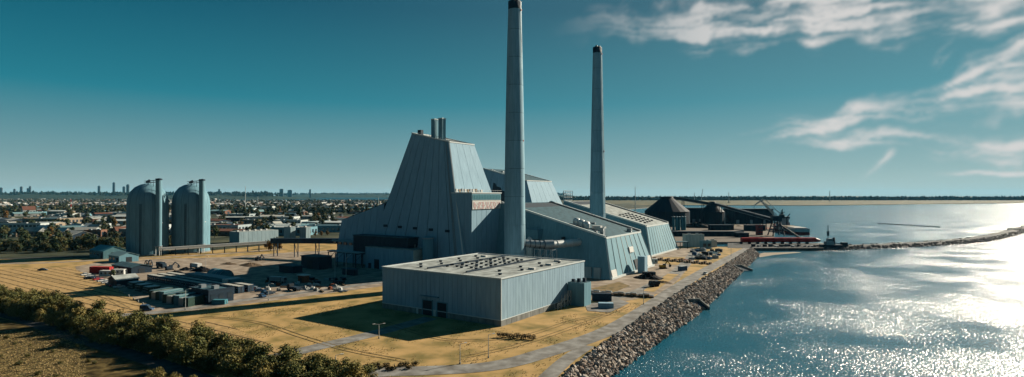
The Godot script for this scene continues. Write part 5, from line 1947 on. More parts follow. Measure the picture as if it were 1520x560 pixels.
func make_harbour() -> void:
	var c1 := cone_store("big navy round coal store with a cone roof by the harbour", 990, 335, 30.0, 20.0, 40.0, 8.5)
	var c2 := cone_store("smaller navy round coal store with a cone roof by the harbour", 1057.5, 332.5, 16.5, 18.0, 32.5, 4.5)
	conveyor("conveyor_bridge", "dark conveyor sloping between the two round coal stores", c1 + Vector3(8, 37.5, 0), c2 + Vector3(0, 27.5, 0), 3.0, 2)
	conveyor("conveyor_bridge", "long dark conveyor from the smaller coal store down to the quay crane", c2 + Vector3(3, 28, 0), g(1148, 343) + Vector3(0, 12, 0), 3.0, 4)
	# long dark stores behind
	for s in [[1110, 331.5, 66.0, 21.5, "long navy storage shed behind the coal conveyor"], [1036, 330.0, 34.0, 22.0, "navy storage shed between the round coal stores"]]:
		var q := g(s[0], s[1])
		var t := thing("storage_shed", s[4], "shed", q)
		var n := int(s[2] / 5.5)
		for k in n:
			var st := st_new()
			box(st, q + Vector3(-s[2] / 2 + (k + 0.5) * s[2] / n, 0, 0), Vector3(s[2] / n - 0.2, s[3], 24.0))
			obj("wall_bay", st, M.navy[k % 2], t)
		var rf := st_new()
		box(rf, q + Vector3.UP * s[3], Vector3(s[2] + 1, 0.5, 25.0))
		obj("roof", rf, M.roof_dark, t)
		for k in 3:
			var d := st_new()
			box(d, q + Vector3(-s[2] * 0.3 + k * s[2] * 0.3, 0, 12.1), Vector3(4.5, 5.5, 0.2))
			obj("door", d, M.steel, t)
	# cluster of tall tubes
	var tq := g(1008, 342)
	var tt := thing("tube_silo", "cluster of tall teal tube silos beside the big coal store", "silo", tq)
	for k in 5:
		var st := st_new(true)
		lathe(st, tq + Vector3(-6.6 + k * 3.3, 0, (k % 2) * 1.5), [Vector2(1.55, 0), Vector2(1.55, 15.5), Vector2(0.9, 16.8), Vector2(0, 17)], 14)
		obj("tube", st, M.teal, tt)
	var tf := st_new()
	box(tf, tq + Vector3(0, 15.8, 0), Vector3(17, 0.5, 5))
	obj("top_walk", tf, M.steel, tt)
	# low dark sheds along the quay
	for s in [[1050, 350.6, 72.0, 4.6, 7.0, "very long low navy shed along the dock"], [1070, 341.5, 28.0, 6.0, 9.0, "low navy shed behind the long dock shed"], [1120, 342.5, 22.0, 6.4, 10.0, "teal-roofed low shed beside the quay crane"], [1101, 352.0, 12.0, 4.0, 6.0, "small dark hut at the end of the long dock shed"]]:
		var q := g(s[0], s[1])
		var t := thing("dock_shed", s[5], "shed", q)
		var st := st_new()
		box(st, q, Vector3(s[2], s[3], s[4]))
		obj("wall", st, M.navy[0], t)
		var rf := st_new()
		box(rf, q + Vector3.UP * s[3], Vector3(s[2] + 0.8, 0.4, s[4] + 0.8))
		obj("roof", rf, M.dark_blue, t)
		var n := maxi(2, int(s[2] / 8.0))
		for k in n:
			var d := st_new()
			box(d, q + Vector3(-s[2] / 2 + (k + 0.5) * s[2] / n, 0.1, s[4] / 2 + 0.05), Vector3(2.6, s[3] * 0.6, 0.15))
			obj("door", d, M.dark, t)
	heap("big black coal heap beside the tube silos", g(1035, 338), 34.0, 7.5, M.coal)
	heap("tan sand heap on the quay behind the sheds", g(1090, 336), 30.0, 2.4, M.tan)
	heap("brown ore heap on the quay by the crane", g(1128, 339), 26.0, 2.2, M.rust)
	# quay crane with a raised lattice boom
	var b := g(1152, 350)
	var cr := thing("quay_crane", "dark quay crane with a pale raised lattice boom beside the ship", "crane", b)
	var up := Vector3.UP
	for s in [[-6, -6], [6, -6], [6, 6], [-6, 6]]:
		var st := st_new()
		bar(st, b + Vector3(s[0], 0, s[1]), b + Vector3(s[0] * 0.45, 15, s[1] * 0.45), 1.0)
		obj("leg", st, M.dark_blue, cr)
	for z in [4.0, 9.5]:
		var st := st_new()
		var f: float = lerpf(1.0, 0.45, z / 15.0) * 6.0
		for e in [[[-1, -1], [1, -1]], [[1, -1], [1, 1]], [[1, 1], [-1, 1]], [[-1, 1], [-1, -1]]]:
			bar(st, b + Vector3(e[0][0] * f, z, e[0][1] * f), b + Vector3(e[1][0] * f, z, e[1][1] * f), 0.6)
			bar(st, b + Vector3(e[0][0] * f, z, e[0][1] * f), b + Vector3(e[1][0] * f * 0.8, z + 5.0, e[1][1] * f * 0.8), 0.4)
		obj("portal_bracing", st, M.dark_blue, cr)
	var hs := st_new()
	box(hs, b + up * 15, Vector3(9, 5.5, 7))
	obj("machine_house", hs, M.dark_blue, cr)
	var cb := st_new()
	box(cb, b + Vector3(-5, 17, 2), Vector3(2.4, 2.6, 2.4))
	obj("cab", cb, M.glass, cr)
	var boom := st_new()
	var r0 := b + Vector3(0, 19, 0)
	var r1 := b + Vector3(-17, 36.5, 2)
	for o in [Vector3(0, 0, -1.0), Vector3(0, 0, 1.0), Vector3(1.2, 1.2, 0)]:
		bar(boom, r0 + o * 1.3, r1 + o * 0.6, 0.5)
	for k in 9:
		bar(boom, r0.lerp(r1, k / 9.0) + Vector3(0, 0, -1.1), r0.lerp(r1, (k + 1) / 9.0) + Vector3(1.0, 1.0, 0), 0.3)
		bar(boom, r0.lerp(r1, k / 9.0) + Vector3(0, 0, 1.1), r0.lerp(r1, (k + 1) / 9.0) + Vector3(1.0, 1.0, 0), 0.3)
	obj("boom", boom, M.white, cr)
	var jib := st_new()
	var r2 := b + Vector3(-24, 31.5, 3)
	bar(jib, r1, r2, 0.7)
	bar(jib, r1 + up * 1.4 + Vector3(5, 0, 0), r2, 0.4)
	bar(jib, r1 + Vector3(5.5, 1.0, 0), r1, 0.7)
	obj("jib", jib, M.white, cr)
	var st5 := st_new()
	bar(st5, r1 + Vector3(5, 1, 0), b + Vector3(5, 22, 0), 0.35)
	bar(st5, r1, b + Vector3(4, 24, 0), 0.3)
	bar(st5, b + Vector3(4, 20, 0), b + Vector3(6, 27, 0), 0.6)
	obj("stay", st5, M.steel, cr)
	var cw := st_new()
	box(cw, b + Vector3(6, 18, 0), Vector3(4, 4, 4))
	obj("counterweight", cw, M.dark, cr)
	var hk := st_new()
	bar(hk, r2, r2 - up * 9, 0.25)
	box(hk, r2 - up * 11, Vector3(2, 2, 2))
	obj("grab", hk, M.dark_blue, cr)
	var cy := st_new()
	bar(cy, b + Vector3(2, 12, 0), b + Vector3(18, -1, 10), 1.2)
	bar(cy, b + Vector3(2, 12, 3), b + Vector3(18, -1, 13), 1.2)
	obj("loading_chute", cy, M.dark_blue, cr)
	make_ship()
	# red conveyor tube on the jetty
	var p0 := g(1100, 362)
	var p1 := g(1210, 362)
	var t := thing("conveyor_tube", "long bright red conveyor tube lying along the jetty", "conveyor tube", p0)
	var n := 9
	for k in n:
		var st := st_new()
		var q0 := p0.lerp(p1, float(k) / n) + up * 3.4
		var q1 := p0.lerp(p1, (k + 0.97) / n) + up * 3.4
		tube(st, q0, q1, 2.0, 2.0, 18)
		obj("tube_section", st, M.red, t)
		var sp := st_new()
		box(sp, Vector3(q0.x, 0, q0.z), Vector3(1.2, 1.8, 3.6))
		obj("saddle", sp, M.dark_blue, t)
	var fl := st_new()
	tube(fl, p1 + up * 3.4, p1 + up * 3.4 + Vector3(4, -0.6, 0), 2.0, 1.0, 18)
	obj("tube_end", fl, M.red_dark, t)
	flat_block("dock_office", "red dock office at the landward end of the red tube", g(1127, 349), 0.0, 5, 6, 10, M.red_dark, M.red_dark, "", "hut", 2, 3)
	# jetty deck under the tube
	var jd := st_new()
	hexa(jd, [g(1080, 368.5) + Vector3.DOWN * 3, g(1222, 368.5) + Vector3.DOWN * 3, g(1222, 361) + Vector3.DOWN * 3, g(1080, 361) + Vector3.DOWN * 3, g(1080, 368.5) + up * 0.1, g(1222, 368.5) + up * 0.1, g(1222, 361) + up * 0.1, g(1080, 361) + up * 0.1])
	structure("jetty", jd, M.concrete_dark)
	for k in 12:
		var q := g(1118 + k * 8.5, 366.5)
		var s := st_new()
		box(s, q, Vector3(rng.randf_range(2, 4.5), rng.randf_range(0.8, 2.4), 2.0), rng.randf())
		solo("jetty_crate", s, [M.dark_blue, M.steel, M.dark][k % 3], "dark crate or bin standing on the jetty below the red tube", "crate", "crates on the jetty")
	# breakwater: a mound with a path on top
	var path := smooth_line([g(1150, 366.5), g(1230, 366), g(1330, 362.5), g(1400, 358.5), g(1450, 354), g(1490, 346.5), g(1530, 337), g(1600, 330)], 6)
	var mound := st_new()
	for i in path.size() - 1:
		var pa: Vector3 = path[i]
		var pb: Vector3 = path[i + 1]
		var da: Vector3 = (path[mini(i + 1, path.size() - 1)] - path[maxi(i - 1, 0)]).normalized().cross(up)
		var db: Vector3 = (path[mini(i + 2, path.size() - 1)] - path[i]).normalized().cross(up)
		var cs := [[-11.0, -3.0], [-5.0, 0.4], [5.0, 0.4], [11.0, -3.0]]
		for k in 3:
			quad(mound, pa + da * cs[k][0] + up * cs[k][1], pb + db * cs[k][0] + up * cs[k][1], pb + db * cs[k + 1][0] + up * cs[k + 1][1], pa + da * cs[k + 1][0] + up * cs[k + 1][1])
	structure("breakwater", mound, M.stone_dark)
	# stones on its flanks
	var mm := MultiMesh.new()
	mm.transform_format = MultiMesh.TRANSFORM_3D
	mm.use_colors = true
	mm.mesh = stone_mesh(9)
	mm.instance_count = 1400
	for i in 1400:
		var u := rng.randf() * (path.size() - 1.01)
		var k := int(u)
		var p: Vector3 = path[k].lerp(path[k + 1], u - k)
		var d: Vector3 = (path[k + 1] - path[k]).normalized().cross(up)
		var v := rng.randf_range(4.5, 10.0) * (1.0 if rng.randf() < 0.7 else -1.0)
		var s := rng.randf_range(1.2, 2.4)
		mm.set_instance_transform(i, Transform3D(Basis.from_euler(Vector3(rng.randf() * 6, rng.randf() * 6, 0)).scaled(Vector3(s, s * 0.7, s)), p + d * v + up * (0.4 - (absf(v) - 5.0) * 0.55)))
		mm.set_instance_color(i, Color(0.07, 0.075, 0.08) * rng.randf_range(0.6, 1.6))
	var mi := MultiMeshInstance3D.new()
	mi.multimesh = mm
	mi.material_override = M.stone
	mi.name = "breakwater_stones"
	mi.set_meta("kind", "stuff")
	tag(mi, "dark stones covering the flanks of the curved breakwater", "stones")
	add_child(mi)
	# platform at the breakwater's outer end
	var pe := g(1516, 341)
	var bp := thing("landing_stage", "flat grey landing stage on piles at the bend of the breakwater", "landing stage", pe)
	var ds := st_new()
	box(ds, pe + up * 0.4, Vector3(26, 1.2, 10))
	obj("deck", ds, M.concrete, bp)
	for k in 6:
		var st := st_new()
		tube(st, pe + Vector3(-11 + k * 4.4, -3, 4), pe + Vector3(-11 + k * 4.4, 0.5, 4), 0.5, 0.5, 8)
		obj("pile", st, M.dark_blue, bp)
	var pm := st_new()
	bar(pm, pe + up * 1.6, pe + up * 6, 0.4)
	obj("mast", pm, M.steel, bp)
	# floating boom far out
	var fb := thing("floating_boom", "thin dark floating boom on the bright water", "boom", g(1303, 331.8, -2))
	var f0 := g(1303, 331.8, -2)
	var f1 := g(1396, 337.6, -2)
	for k in 14:
		var st := st_new()
		tube(st, f0.lerp(f1, k / 14.0) + Vector3(0, 0.3, sin(k * 1.3) * 1.0), f0.lerp(f1, (k + 0.96) / 14.0) + Vector3(0, 0.3, sin((k + 1) * 1.3) * 1.0), 0.55, 0.55, 8)
		obj("float", st, M.dark_blue, fb)
	make_workboat()

func make_ship() -> void:
	# bulk carrier moored behind the jetty, bow away from us
	var c := g(1171, 345, -2)
	var t := thing("cargo_ship", "red and white cargo ship moored beside the quay crane", "ship", c)
	var fwd := Vector3(0.16, 0, -0.987)
	var rt := Vector3(0.987, 0, 0.16)
	var up := Vector3.UP
	var hull := st_new()
	var sec := [[-46.0, 8.0, 7.0], [-40.0, 10.0, 6.5], [20.0, 10.0, 6.5], [36.0, 7.0, 7.5], [46.0, 0.6, 9.0]]
	for z in [[-1.0, 0.45], [0.45, 1.0]]:
		var st := st_new()
		for i in sec.size() - 1:
			var a: Array = sec[i]
			var b: Array = sec[i + 1]
			for s in [-1.0, 1.0]:
				var f0: float = 0.86 if z[0] < 0.0 else 0.94
				var y0a: float = -1.0 if z[0] < 0.0 else a[2] * 0.45
				var y0b: float = -1.0 if z[0] < 0.0 else b[2] * 0.45
				var y1a: float = a[2] * z[1]
				var y1b: float = b[2] * z[1]
				quad(st, c + fwd * a[0] + rt * s * a[1] * f0 + up * y0a, c + fwd * a[0] + rt * s * a[1] + up * y1a, c + fwd * b[0] + rt * s * b[1] + up * y1b, c + fwd * b[0] + rt * s * b[1] * f0 + up * y0b)
		var a0: Array = sec[0]
		quad(st, c + fwd * -46 - rt * 7.4 + up * (-1.0 if z[0] < 0.0 else 3.1), c + fwd * -46 + rt * 7.4 + up * (-1.0 if z[0] < 0.0 else 3.1), c + fwd * -46 + rt * 8.0 + up * a0[2] * z[1], c + fwd * -46 - rt * 8.0 + up * a0[2] * z[1])
		obj("hull_strake", st, M.red_dark if z[0] < 0.0 else M.white, t)
	var deck := st_new()
	for i in sec.size() - 1:
		var a: Array = sec[i]
		var b: Array = sec[i + 1]
		quad(deck, c + fwd * a[0] - rt * a[1] + up * (a[2] - 0.8), c + fwd * b[0] - rt * b[1] + up * (b[2] - 0.8), c + fwd * b[0] + rt * b[1] + up * (b[2] - 0.8), c + fwd * a[0] + rt * a[1] + up * (a[2] - 0.8))
	obj("deck", deck, M.red_dark, t)
	for k in 4:
		var st := st_new()
		var o := c + fwd * (-36.0 + k * 13.5) + up * 5.8
		hexa(st, [o - rt * 7 - fwd * 5.5, o + rt * 7 - fwd * 5.5, o + rt * 7 + fwd * 5.5, o - rt * 7 + fwd * 5.5, o - rt * 6.6 - fwd * 5.2 + up * 2.0, o + rt * 6.6 - fwd * 5.2 + up * 2.0, o + rt * 6.6 + fwd * 5.2 + up * 2.0, o - rt * 6.6 + fwd * 5.2 + up * 2.0])
		obj("hatch_cover", st, M.white if k < 2 else M.tan, t)
	var br := c + fwd * 24.0 + up * 6.0
	for s in [[7.0, 5.0, 0.0, 5.0], [6.0, 4.2, 5.0, 9.0], [7.5, 3.4, 9.0, 12.0]]:
		var st := st_new()
		hexa(st, [br - rt * s[0] - fwd * s[1] + up * s[2], br + rt * s[0] - fwd * s[1] + up * s[2], br + rt * s[0] + fwd * s[1] + up * s[2], br - rt * s[0] + fwd * s[1] + up * s[2], br - rt * s[0] - fwd * s[1] + up * s[3], br + rt * s[0] - fwd * s[1] + up * s[3], br + rt * s[0] + fwd * s[1] + up * s[3], br - rt * s[0] + fwd * s[1] + up * s[3]])
		obj("superstructure", st, M.clad_pale[0], t)
	var wn := st_new()
	hexa(wn, [br - rt * 7.2 - fwd * 3.6 + up * 10, br + rt * 7.2 - fwd * 3.6 + up * 10, br + rt * 7.2 - fwd * 3.4 + up * 10, br - rt * 7.2 - fwd * 3.4 + up * 10, br - rt * 7.2 - fwd * 3.6 + up * 11.3, br + rt * 7.2 - fwd * 3.6 + up * 11.3, br + rt * 7.2 - fwd * 3.4 + up * 11.3, br - rt * 7.2 - fwd * 3.4 + up * 11.3])
	obj("bridge_window", wn, M.glass, t)
	var fn := st_new()
	tube(fn, br + up * 11 + fwd * 2, br + up * 17 + fwd * 2, 1.8, 1.5, 12)
	obj("funnel", fn, M.dark_blue, t)
	var ms := st_new()
	bar(ms, br + up * 12, br + up * 21, 0.6)
	bar(ms, br + up * 17 - rt * 3, br + up * 17 + rt * 3, 0.5)
	obj("mast", ms, M.dark_blue, t)
	var dk := st_new()
	bar(dk, c + fwd * 8 + up * 6, c + fwd * 8 + up * 18, 1.0)
	bar(dk, c + fwd * 8 + up * 17, c + fwd * -4 + up * 22, 0.8)
	obj("deck_crane", dk, M.dark_blue, t)

func make_workboat() -> void:
	var c := g(1233, 366.5, 0)
	var t := thing("work_barge", "dark work barge with a tall mast moored at the breakwater", "barge", c)
	var up := Vector3.UP
	var st := st_new()
	hexa(st, [c + Vector3(-7, -1, -3), c + Vector3(6, -1, -3), c + Vector3(6, -1, 3), c + Vector3(-7, -1, 3), c + Vector3(-8, 1.8, -3.5), c + Vector3(8, 1.8, -3.5), c + Vector3(8, 1.8, 3.5), c + Vector3(-8, 1.8, 3.5)])
	obj("hull", st, M.dark_blue, t)
	var wh := st_new()
	box(wh, c + Vector3(-1.5, 1.8, 0), Vector3(6, 2.6, 4.5))
	box(wh, c + Vector3(-1.0, 4.4, 0), Vector3(3.6, 2.4, 3.4))
	obj("wheelhouse", wh, M.steel, t)
	var gl := st_new()
	box(gl, c + Vector3(-1.0, 5.2, 1.72), Vector3(3.2, 0.9, 0.1))
	obj("window", gl, M.glass, t)
	var fn := st_new()
	tube(fn, c + Vector3(2.5, 1.8, 0), c + Vector3(2.5, 7.6, 0), 1.1, 0.9, 10)
	obj("funnel", fn, M.dark_blue, t)
	var ms := st_new()
	bar(ms, c + Vector3(-2.2, 1.8, 0), c + Vector3(-2.2, 17.5, 0), 0.35)
	bar(ms, c + Vector3(-3.4, 12.5, 0), c + Vector3(-1.0, 12.5, 0), 0.3)
	box(ms, c + Vector3(-2.2, 9.0, 0), Vector3(1.4, 3.4, 1.0))
	obj("mast", ms, M.dark_blue, t)
	var t2 := thing("crawler_crane", "low dark crawler machine on the breakwater beside the barge", "crane", g(1250, 366.5))
	var q := g(1250, 366.0) + up * 0.4
	var b1 := st_new()
	box(b1, q, Vector3(8, 1.0, 4))
	obj("track", b1, M.dark, t2)
	var b2 := st_new()
	box(b2, q + Vector3(1.5, 1.0, 0), Vector3(4.5, 2.0, 3.2))
	obj("cab", b2, M.dark_blue, t2)
	var b3 := st_new()
	bar(b3, q + Vector3(-1, 1.6, 0), q + Vector3(-9, 3.0, 0), 0.6)
	obj("boom", b3, M.dark_blue, t2)

# ---------------------------------------------------------------- trees
# leaves spread over the shells of several lobes; every leaf a small quad with its own tone
func crown_mesh(sd: int, lobes: Array, n: int, leaf: float, tones: Array) -> ArrayMesh:
	var r := RandomNumberGenerator.new()
	r.seed = sd
	var v := PackedVector3Array()
	var nn := PackedVector3Array()
	var cc := PackedColorArray()
	var ix := PackedInt32Array()
	var total := 0.0
	for l in lobes:
		total += l[1].length_squared()
	for l in lobes:
		var c: Vector3 = l[0]
		var rad: Vector3 = l[1]
		var base: Color = tones[r.randi() % tones.size()]
		for k in int(n * rad.length_squared() / total):
			var d := Vector3(r.randfn(), r.randfn(), r.randfn()).normalized()
			var f := pow(r.randf(), 0.45) * r.randf_range(0.85, 1.12)
			var p := c + d * rad * f
			var no := (d + Vector3(r.randfn(), r.randfn(), r.randfn()) * 0.55).normalized()
			var a := no.cross(Vector3(r.randfn(), r.randfn(), r.randfn())).normalized()
			var b := no.cross(a)
			var s := leaf * r.randf_range(0.6, 1.35)
			var i := v.size()
			v.append(p - a * s - b * s * 0.25)
			v.append(p + b * s * 0.55)
			v.append(p + a * s + b * s * 0.1)
			v.append(p - b * s * 0.6)
			var t := base * r.randf_range(0.65, 1.4)
			for q in 4:
				nn.append(no)
				cc.append(Color(t.r, t.g, t.b))
			ix.append_array([i, i + 1, i + 2, i, i + 2, i + 3])
	var arr := []
	arr.resize(Mesh.ARRAY_MAX)
	arr[Mesh.ARRAY_VERTEX] = v
	arr[Mesh.ARRAY_NORMAL] = nn
	arr[Mesh.ARRAY_COLOR] = cc
	arr[Mesh.ARRAY_INDEX] = ix
	var m := ArrayMesh.new()
	m.add_surface_from_arrays(Mesh.PRIMITIVE_TRIANGLES, arr)
	return m

func lobes_for(sd: int, h: float, w: float, low: float, n: int) -> Array:
	var r := RandomNumberGenerator.new()
	r.seed = sd
	var out := []
	for k in n:
		var f := (k + 0.5) / n
		var y := lerpf(low, h * 0.86, f)
		var spread := w * 0.36 * sqrt(maxf(0.05, 1.0 - pow(f * 1.05 - 0.35, 2.0) * 1.6))
		var a := r.randf() * TAU
		var q := r.randf_range(0.3, 1.0) * spread
		var s := w * r.randf_range(0.19, 0.31)
		out.append([Vector3(cos(a) * q, y, sin(a) * q), Vector3(s, s * r.randf_range(0.7, 1.0), s)])
	return out

func trunk_mesh(sd: int, h: float, w: float) -> ArrayMesh:
	var r := RandomNumberGenerator.new()
	r.seed = sd
	var st := st_new()
	tube(st, Vector3(0, -0.2, 0), Vector3(0.1, h * 0.35, 0), h * 0.03, h * 0.022, 7, false)
	tube(st, Vector3(0.1, h * 0.35, 0), Vector3(0, h * 0.8, 0.1), h * 0.022, h * 0.006, 7, false)
	for k in 6:
		var y := h * (0.22 + 0.09 * k)
		var a := r.randf() * TAU
		tube(st, Vector3(0.08, y, 0), Vector3(cos(a) * w * 0.33, y + h * 0.17, sin(a) * w * 0.33), h * 0.011, h * 0.003, 5, false)
	st.generate_normals()
	return st.commit()

var olive := [Color(0.05, 0.05, 0.016), Color(0.065, 0.057, 0.02), Color(0.04, 0.045, 0.015), Color(0.08, 0.062, 0.022)]
var green := [Color(0.03, 0.04, 0.016), Color(0.04, 0.045, 0.018), Color(0.024, 0.034, 0.015), Color(0.055, 0.05, 0.02)]
var forest := [Color(0.022, 0.034, 0.016), Color(0.03, 0.04, 0.018), Color(0.018, 0.03, 0.018), Color(0.045, 0.042, 0.018)]
var autumn := [Color(0.11, 0.06, 0.02), Color(0.09, 0.06, 0.022), Color(0.06, 0.05, 0.02)]
var plants := {}

func plant_proto(kind: String, label: String, category: String, sd: int, h: float, w: float, low: float, nl: int, n: int, leaf: float, tones: Array, group: String) -> Array:
	return [kind, label, category, group, crown_mesh(sd, lobes_for(sd, h, w, low, nl), n, leaf, tones), trunk_mesh(sd, h, w)]

func put_plant(p: Array, at: Vector3, yaw: float, s: Vector3, label := "") -> Node3D:
	var t := thing(p[0], p[1] if label == "" else label, p[2], at, p[3], true)
	t.rotation.y = yaw
	t.scale = s
	obj("crown" if p[2] == "tree" else "foliage", p[4], M.leaf, t)
	obj("trunk" if p[2] == "tree" else "stem", p[5], M.bark, t)
	return t

# ---------------------------------------------------------------- the town
# block on the plant's grid: c its near corner, la and lb its sides
func corner_block(called: String, label: String, c: Vector3, la: float, lb: float, h: float, wall: Array, roof: Material, na: int, nb: int, group := "") -> void:
	var t := thing(called, label, "building", c, group)
	t.set_meta("middle", c + UA * la * 0.5 + VB * lb * 0.5 + Vector3.UP * h * 0.5)
	var st := st_new()
	var i := 0.3
	var q := [c + (UA + VB) * i, c + UA * (la - i) + VB * i, c + UA * (la - i) + VB * (lb - i), c + UA * i + VB * (lb - i)]
	var up := Vector3.UP * (h - 0.3)
	hexa(st, [q[0], q[1], q[2], q[3], q[0] + up, q[1] + up, q[2] + up, q[3] + up])
	obj("core", st, M.joint, t)
	var u2 := Vector3.UP * h
	cladding(t, [c + UA * la, c, c + u2, c + UA * la + u2], na, 1, 0.14, 0.2, wall)
	cladding(t, [c, c + VB * lb, c + VB * lb + u2, c + u2], nb, 1, 0.14, 0.2, wall)
	var rf := st_new()
	var r0 := Vector3.UP * (h - 0.2)
	hexa(rf, [c + r0, c + UA * la + r0, c + UA * la + VB * lb + r0, c + VB * lb + r0, c + u2 * 1.02, c + UA * la + u2 * 1.02, c + UA * la + VB * lb + u2 * 1.02, c + VB * lb + u2 * 1.02])
	obj("roof", rf, roof, t)
	for k in maxi(3, int(lb / 6.0)):
		var s := st_new()
		box(s, c + UA * la * 0.4 + VB * (2.0 + k * 5.5) + u2 * 1.02, Vector3(2.2, 1.2, 1.6), YAW_A)
		if 2.0 + k * 5.5 < lb - 1.0:
			obj("roof_unit", s, M.white, t)

func make_town() -> void:
	var walls := [M.white_wall, M.concrete, M.clad_pale[0], M.tan, M.brick, M.clad_blue[0], M.dark_blue]
	var wall_says := ["white", "grey", "pale metal", "cream", "brick", "blue grey", "navy"]
	var roofs := [M.roof, M.pale_roof, M.roof_dark, M.roof_red, M.roof_teal, M.white_wall, M.pale_roof, M.white_wall]
	var roof_says := ["grey", "pale", "dark", "brown-red", "teal", "white", "pale", "white"]
	# those that stand out, placed by hand
	corner_block("warehouse", "long grey metal warehouse before the pipe bridge", g(355, 361.5), 15, 38, 9.8, M.clad_town, M.roof, 5, 9)
	corner_block("warehouse", "tall grey cube-shaped building nearest the long grey warehouse", g(431, 359), 9.5, 5.5, 13, M.clad_town, M.roof, 3, 2)
	corner_block("warehouse", "tall grey cube-shaped building nearest the boiler wing", g(454, 358.5), 9.0, 5.0, 12.6, M.clad_town, M.roof, 3, 2)
	flat_block("office_block", "long white-framed office block with two rows of windows, beyond the tree row", g(20, 346), 0.0, 70, 12, 10.5, M.white_wall, M.roof_dark, "", "building", 16, 2)
	gable_shed("warehouse", "big shed with broad pale gable roof behind the tree row", g(112, 357), -0.5, 28, 24, 4.5, 4.5, M.dark_blue, M.pale_roof, "", "warehouse", 5)
	gable_shed("warehouse", "low navy shed beyond the pale gable roof", g(101, 344.5), 0.1, 32, 16, 5.5, 1.6, M.blue_wall, M.roof_teal, "", "warehouse", 6)
	flat_block("warehouse", "brown brick workshop beside the silos", g(142, 352), 0.1, 16, 10, 7.0, M.brick, M.roof_dark, "", "building", 4, 1)
	flat_block("warehouse", "very long white warehouse far behind the first silo", g(157, 308.5), 0.05, 160, 40, 9.0, M.white_wall, M.pale_roof, "", "building", 20, 1)
	flat_block("warehouse", "white factory block with a slim chimney beside it, beyond the warehouses", g(392, 314), 0.0, 45, 30, 13.0, M.white_wall, M.roof, "", "building", 6, 1)
	flat_block("warehouse", "long low white hall beyond the second silo", g(475, 311.5), 0.0, 95, 40, 10.0, M.white_wall, M.pale_roof, "", "building", 12, 1)
	gable_shed("house", "tall white gabled house left of the town's trees", g(42, 318.5), 0.9, 22, 16, 10, 8, M.white_wall, M.roof_red, "", "house", 4)
	flat_block("warehouse", "long pale hall in the car parks beyond the pipe bridge", g(405, 330), 0.0, 75, 26, 8.5, M.white_wall, M.pale_roof, "", "building", 12, 1)
	# the rest of the estate
	var r := RandomNumberGenerator.new()
	r.seed = 404
	var placed := []
	for q in [[20, 346, 40], [112, 357, 22], [101, 344, 20], [142, 352, 12], [157, 308, 90], [392, 314, 30], [475, 311, 55], [42, 318, 18], [405, 330, 42], [340, 362, 26], [375, 358, 26], [430, 358, 14], [450, 358, 14]]:
		var p := g(q[0], q[1])
		placed.append([p, float(q[2])])
	for c in [g(219.5, 377), g(283.5, 374)]:
		placed.append([c, 22.0])
	var made := 0
	var tries := 0
	while made < 185 and tries < 6000:
		tries += 1
		var py := 303.5 + pow(r.randf(), 1.25) * 51.0
		var px := r.randf_range(-40.0, 610.0)
		if py > 346.0 and px > 470.0 or py > 349.0 and px > 395.0 or py > 350 and px < 190 and py > 352:
			continue
		var p := g(px, py)
		var dist := -p.z
		var big := r.randf() < 0.75
		var l := r.randf_range(22, 60) * (1.0 if dist < 1400.0 else 1.4) if big else r.randf_range(11, 16)
		var w := l * r.randf_range(0.35, 0.7) if big else r.randf_range(8, 10)
		var rad := (l + w) * 0.3
		var ok := true
		for o in placed:
			if Vector2(o[0].x - p.x, o[0].z - p.z).length() < (o[1] + rad):
				ok = false
				break
		if not ok:
			continue
		placed.append([p, rad])
		made += 1
		var wi := r.randi() % walls.size()
		var ri := r.randi() % roofs.size()
		var yaw: float = [0.0, 0.08, YAW_R, YAW_R + PI / 2, -0.2][r.randi() % 5]
		if not big:
			gable_shed("house", "small %s house with %s gable roof in the town" % [wall_says[wi], roof_says[ri]], p, yaw, l, w, r.randf_range(4, 6), r.randf_range(3, 4), walls[wi], roofs[ri], "%s houses with %s roofs" % [wall_says[wi], roof_says[ri]], "house", 3 if dist < 900 else 1)
		elif r.randf() < 0.55:
			flat_block("warehouse", "flat-roofed %s works hall with %s roof in the industrial estate" % [wall_says[wi], roof_says[ri]], p, yaw, l, w, r.randf_range(5, 9.5), walls[wi], roofs[ri], "%s flat halls with %s roofs" % [wall_says[wi], roof_says[ri]], "building", maxi(2, int(l / (5.0 if dist < 900 else 12.0))), 1)
		else:
			gable_shed("warehouse", "%s works shed with low %s pitched roof in the industrial estate" % [wall_says[wi], roof_says[ri]], p, yaw, l, w, r.randf_range(4.5, 7.5), r.randf_range(1.2, 3.0), walls[wi], roofs[ri], "%s sheds with %s roofs" % [wall_says[wi], roof_says[ri]], "warehouse", maxi(2, int(l / (7.0 if dist < 900 else 16.0))))
	# parking strips of pale asphalt between them
	for k in 9:
		var py := 306.0 + k * 4.2
		var p0 := g(r.randf_range(300, 420), py)
		structure("estate_road", ribbon([p0, p0 + Vector3(r.randf_range(120, 260), 0, r.randf_range(-30, 30))], 16.0, 0.06 + 0.01 * k), M.asphalt)
	structure("estate_road", ribbon([g(-60, 352), g(60, 349), g(190, 347), g(330, 344), g(480, 341)], 8.0, 0.05), M.asphalt)
	# town trees one can tell apart
	var kinds := [
		plant_proto("estate_tree", "dark green bushy tree among the estate's buildings", "tree", 61, 11, 9, 2.6, 9, 520, 0.75, forest, "dark trees of the estate"),
		plant_proto("estate_tree", "olive green rounded tree among the estate's buildings", "tree", 62, 9, 8, 2.2, 8, 460, 0.75, green, "olive trees of the estate"),
		plant_proto("estate_tree", "rust-coloured autumn tree among the estate's buildings", "tree", 63, 10, 8, 2.4, 8, 460, 0.75, autumn, "autumn trees of the estate"),
		plant_proto("estate_tree", "tall dark poplar-like tree among the estate's buildings", "tree", 64, 14, 6, 2.0, 10, 480, 0.75, forest, "tall trees of the estate")]
	var count := 0
	tries = 0
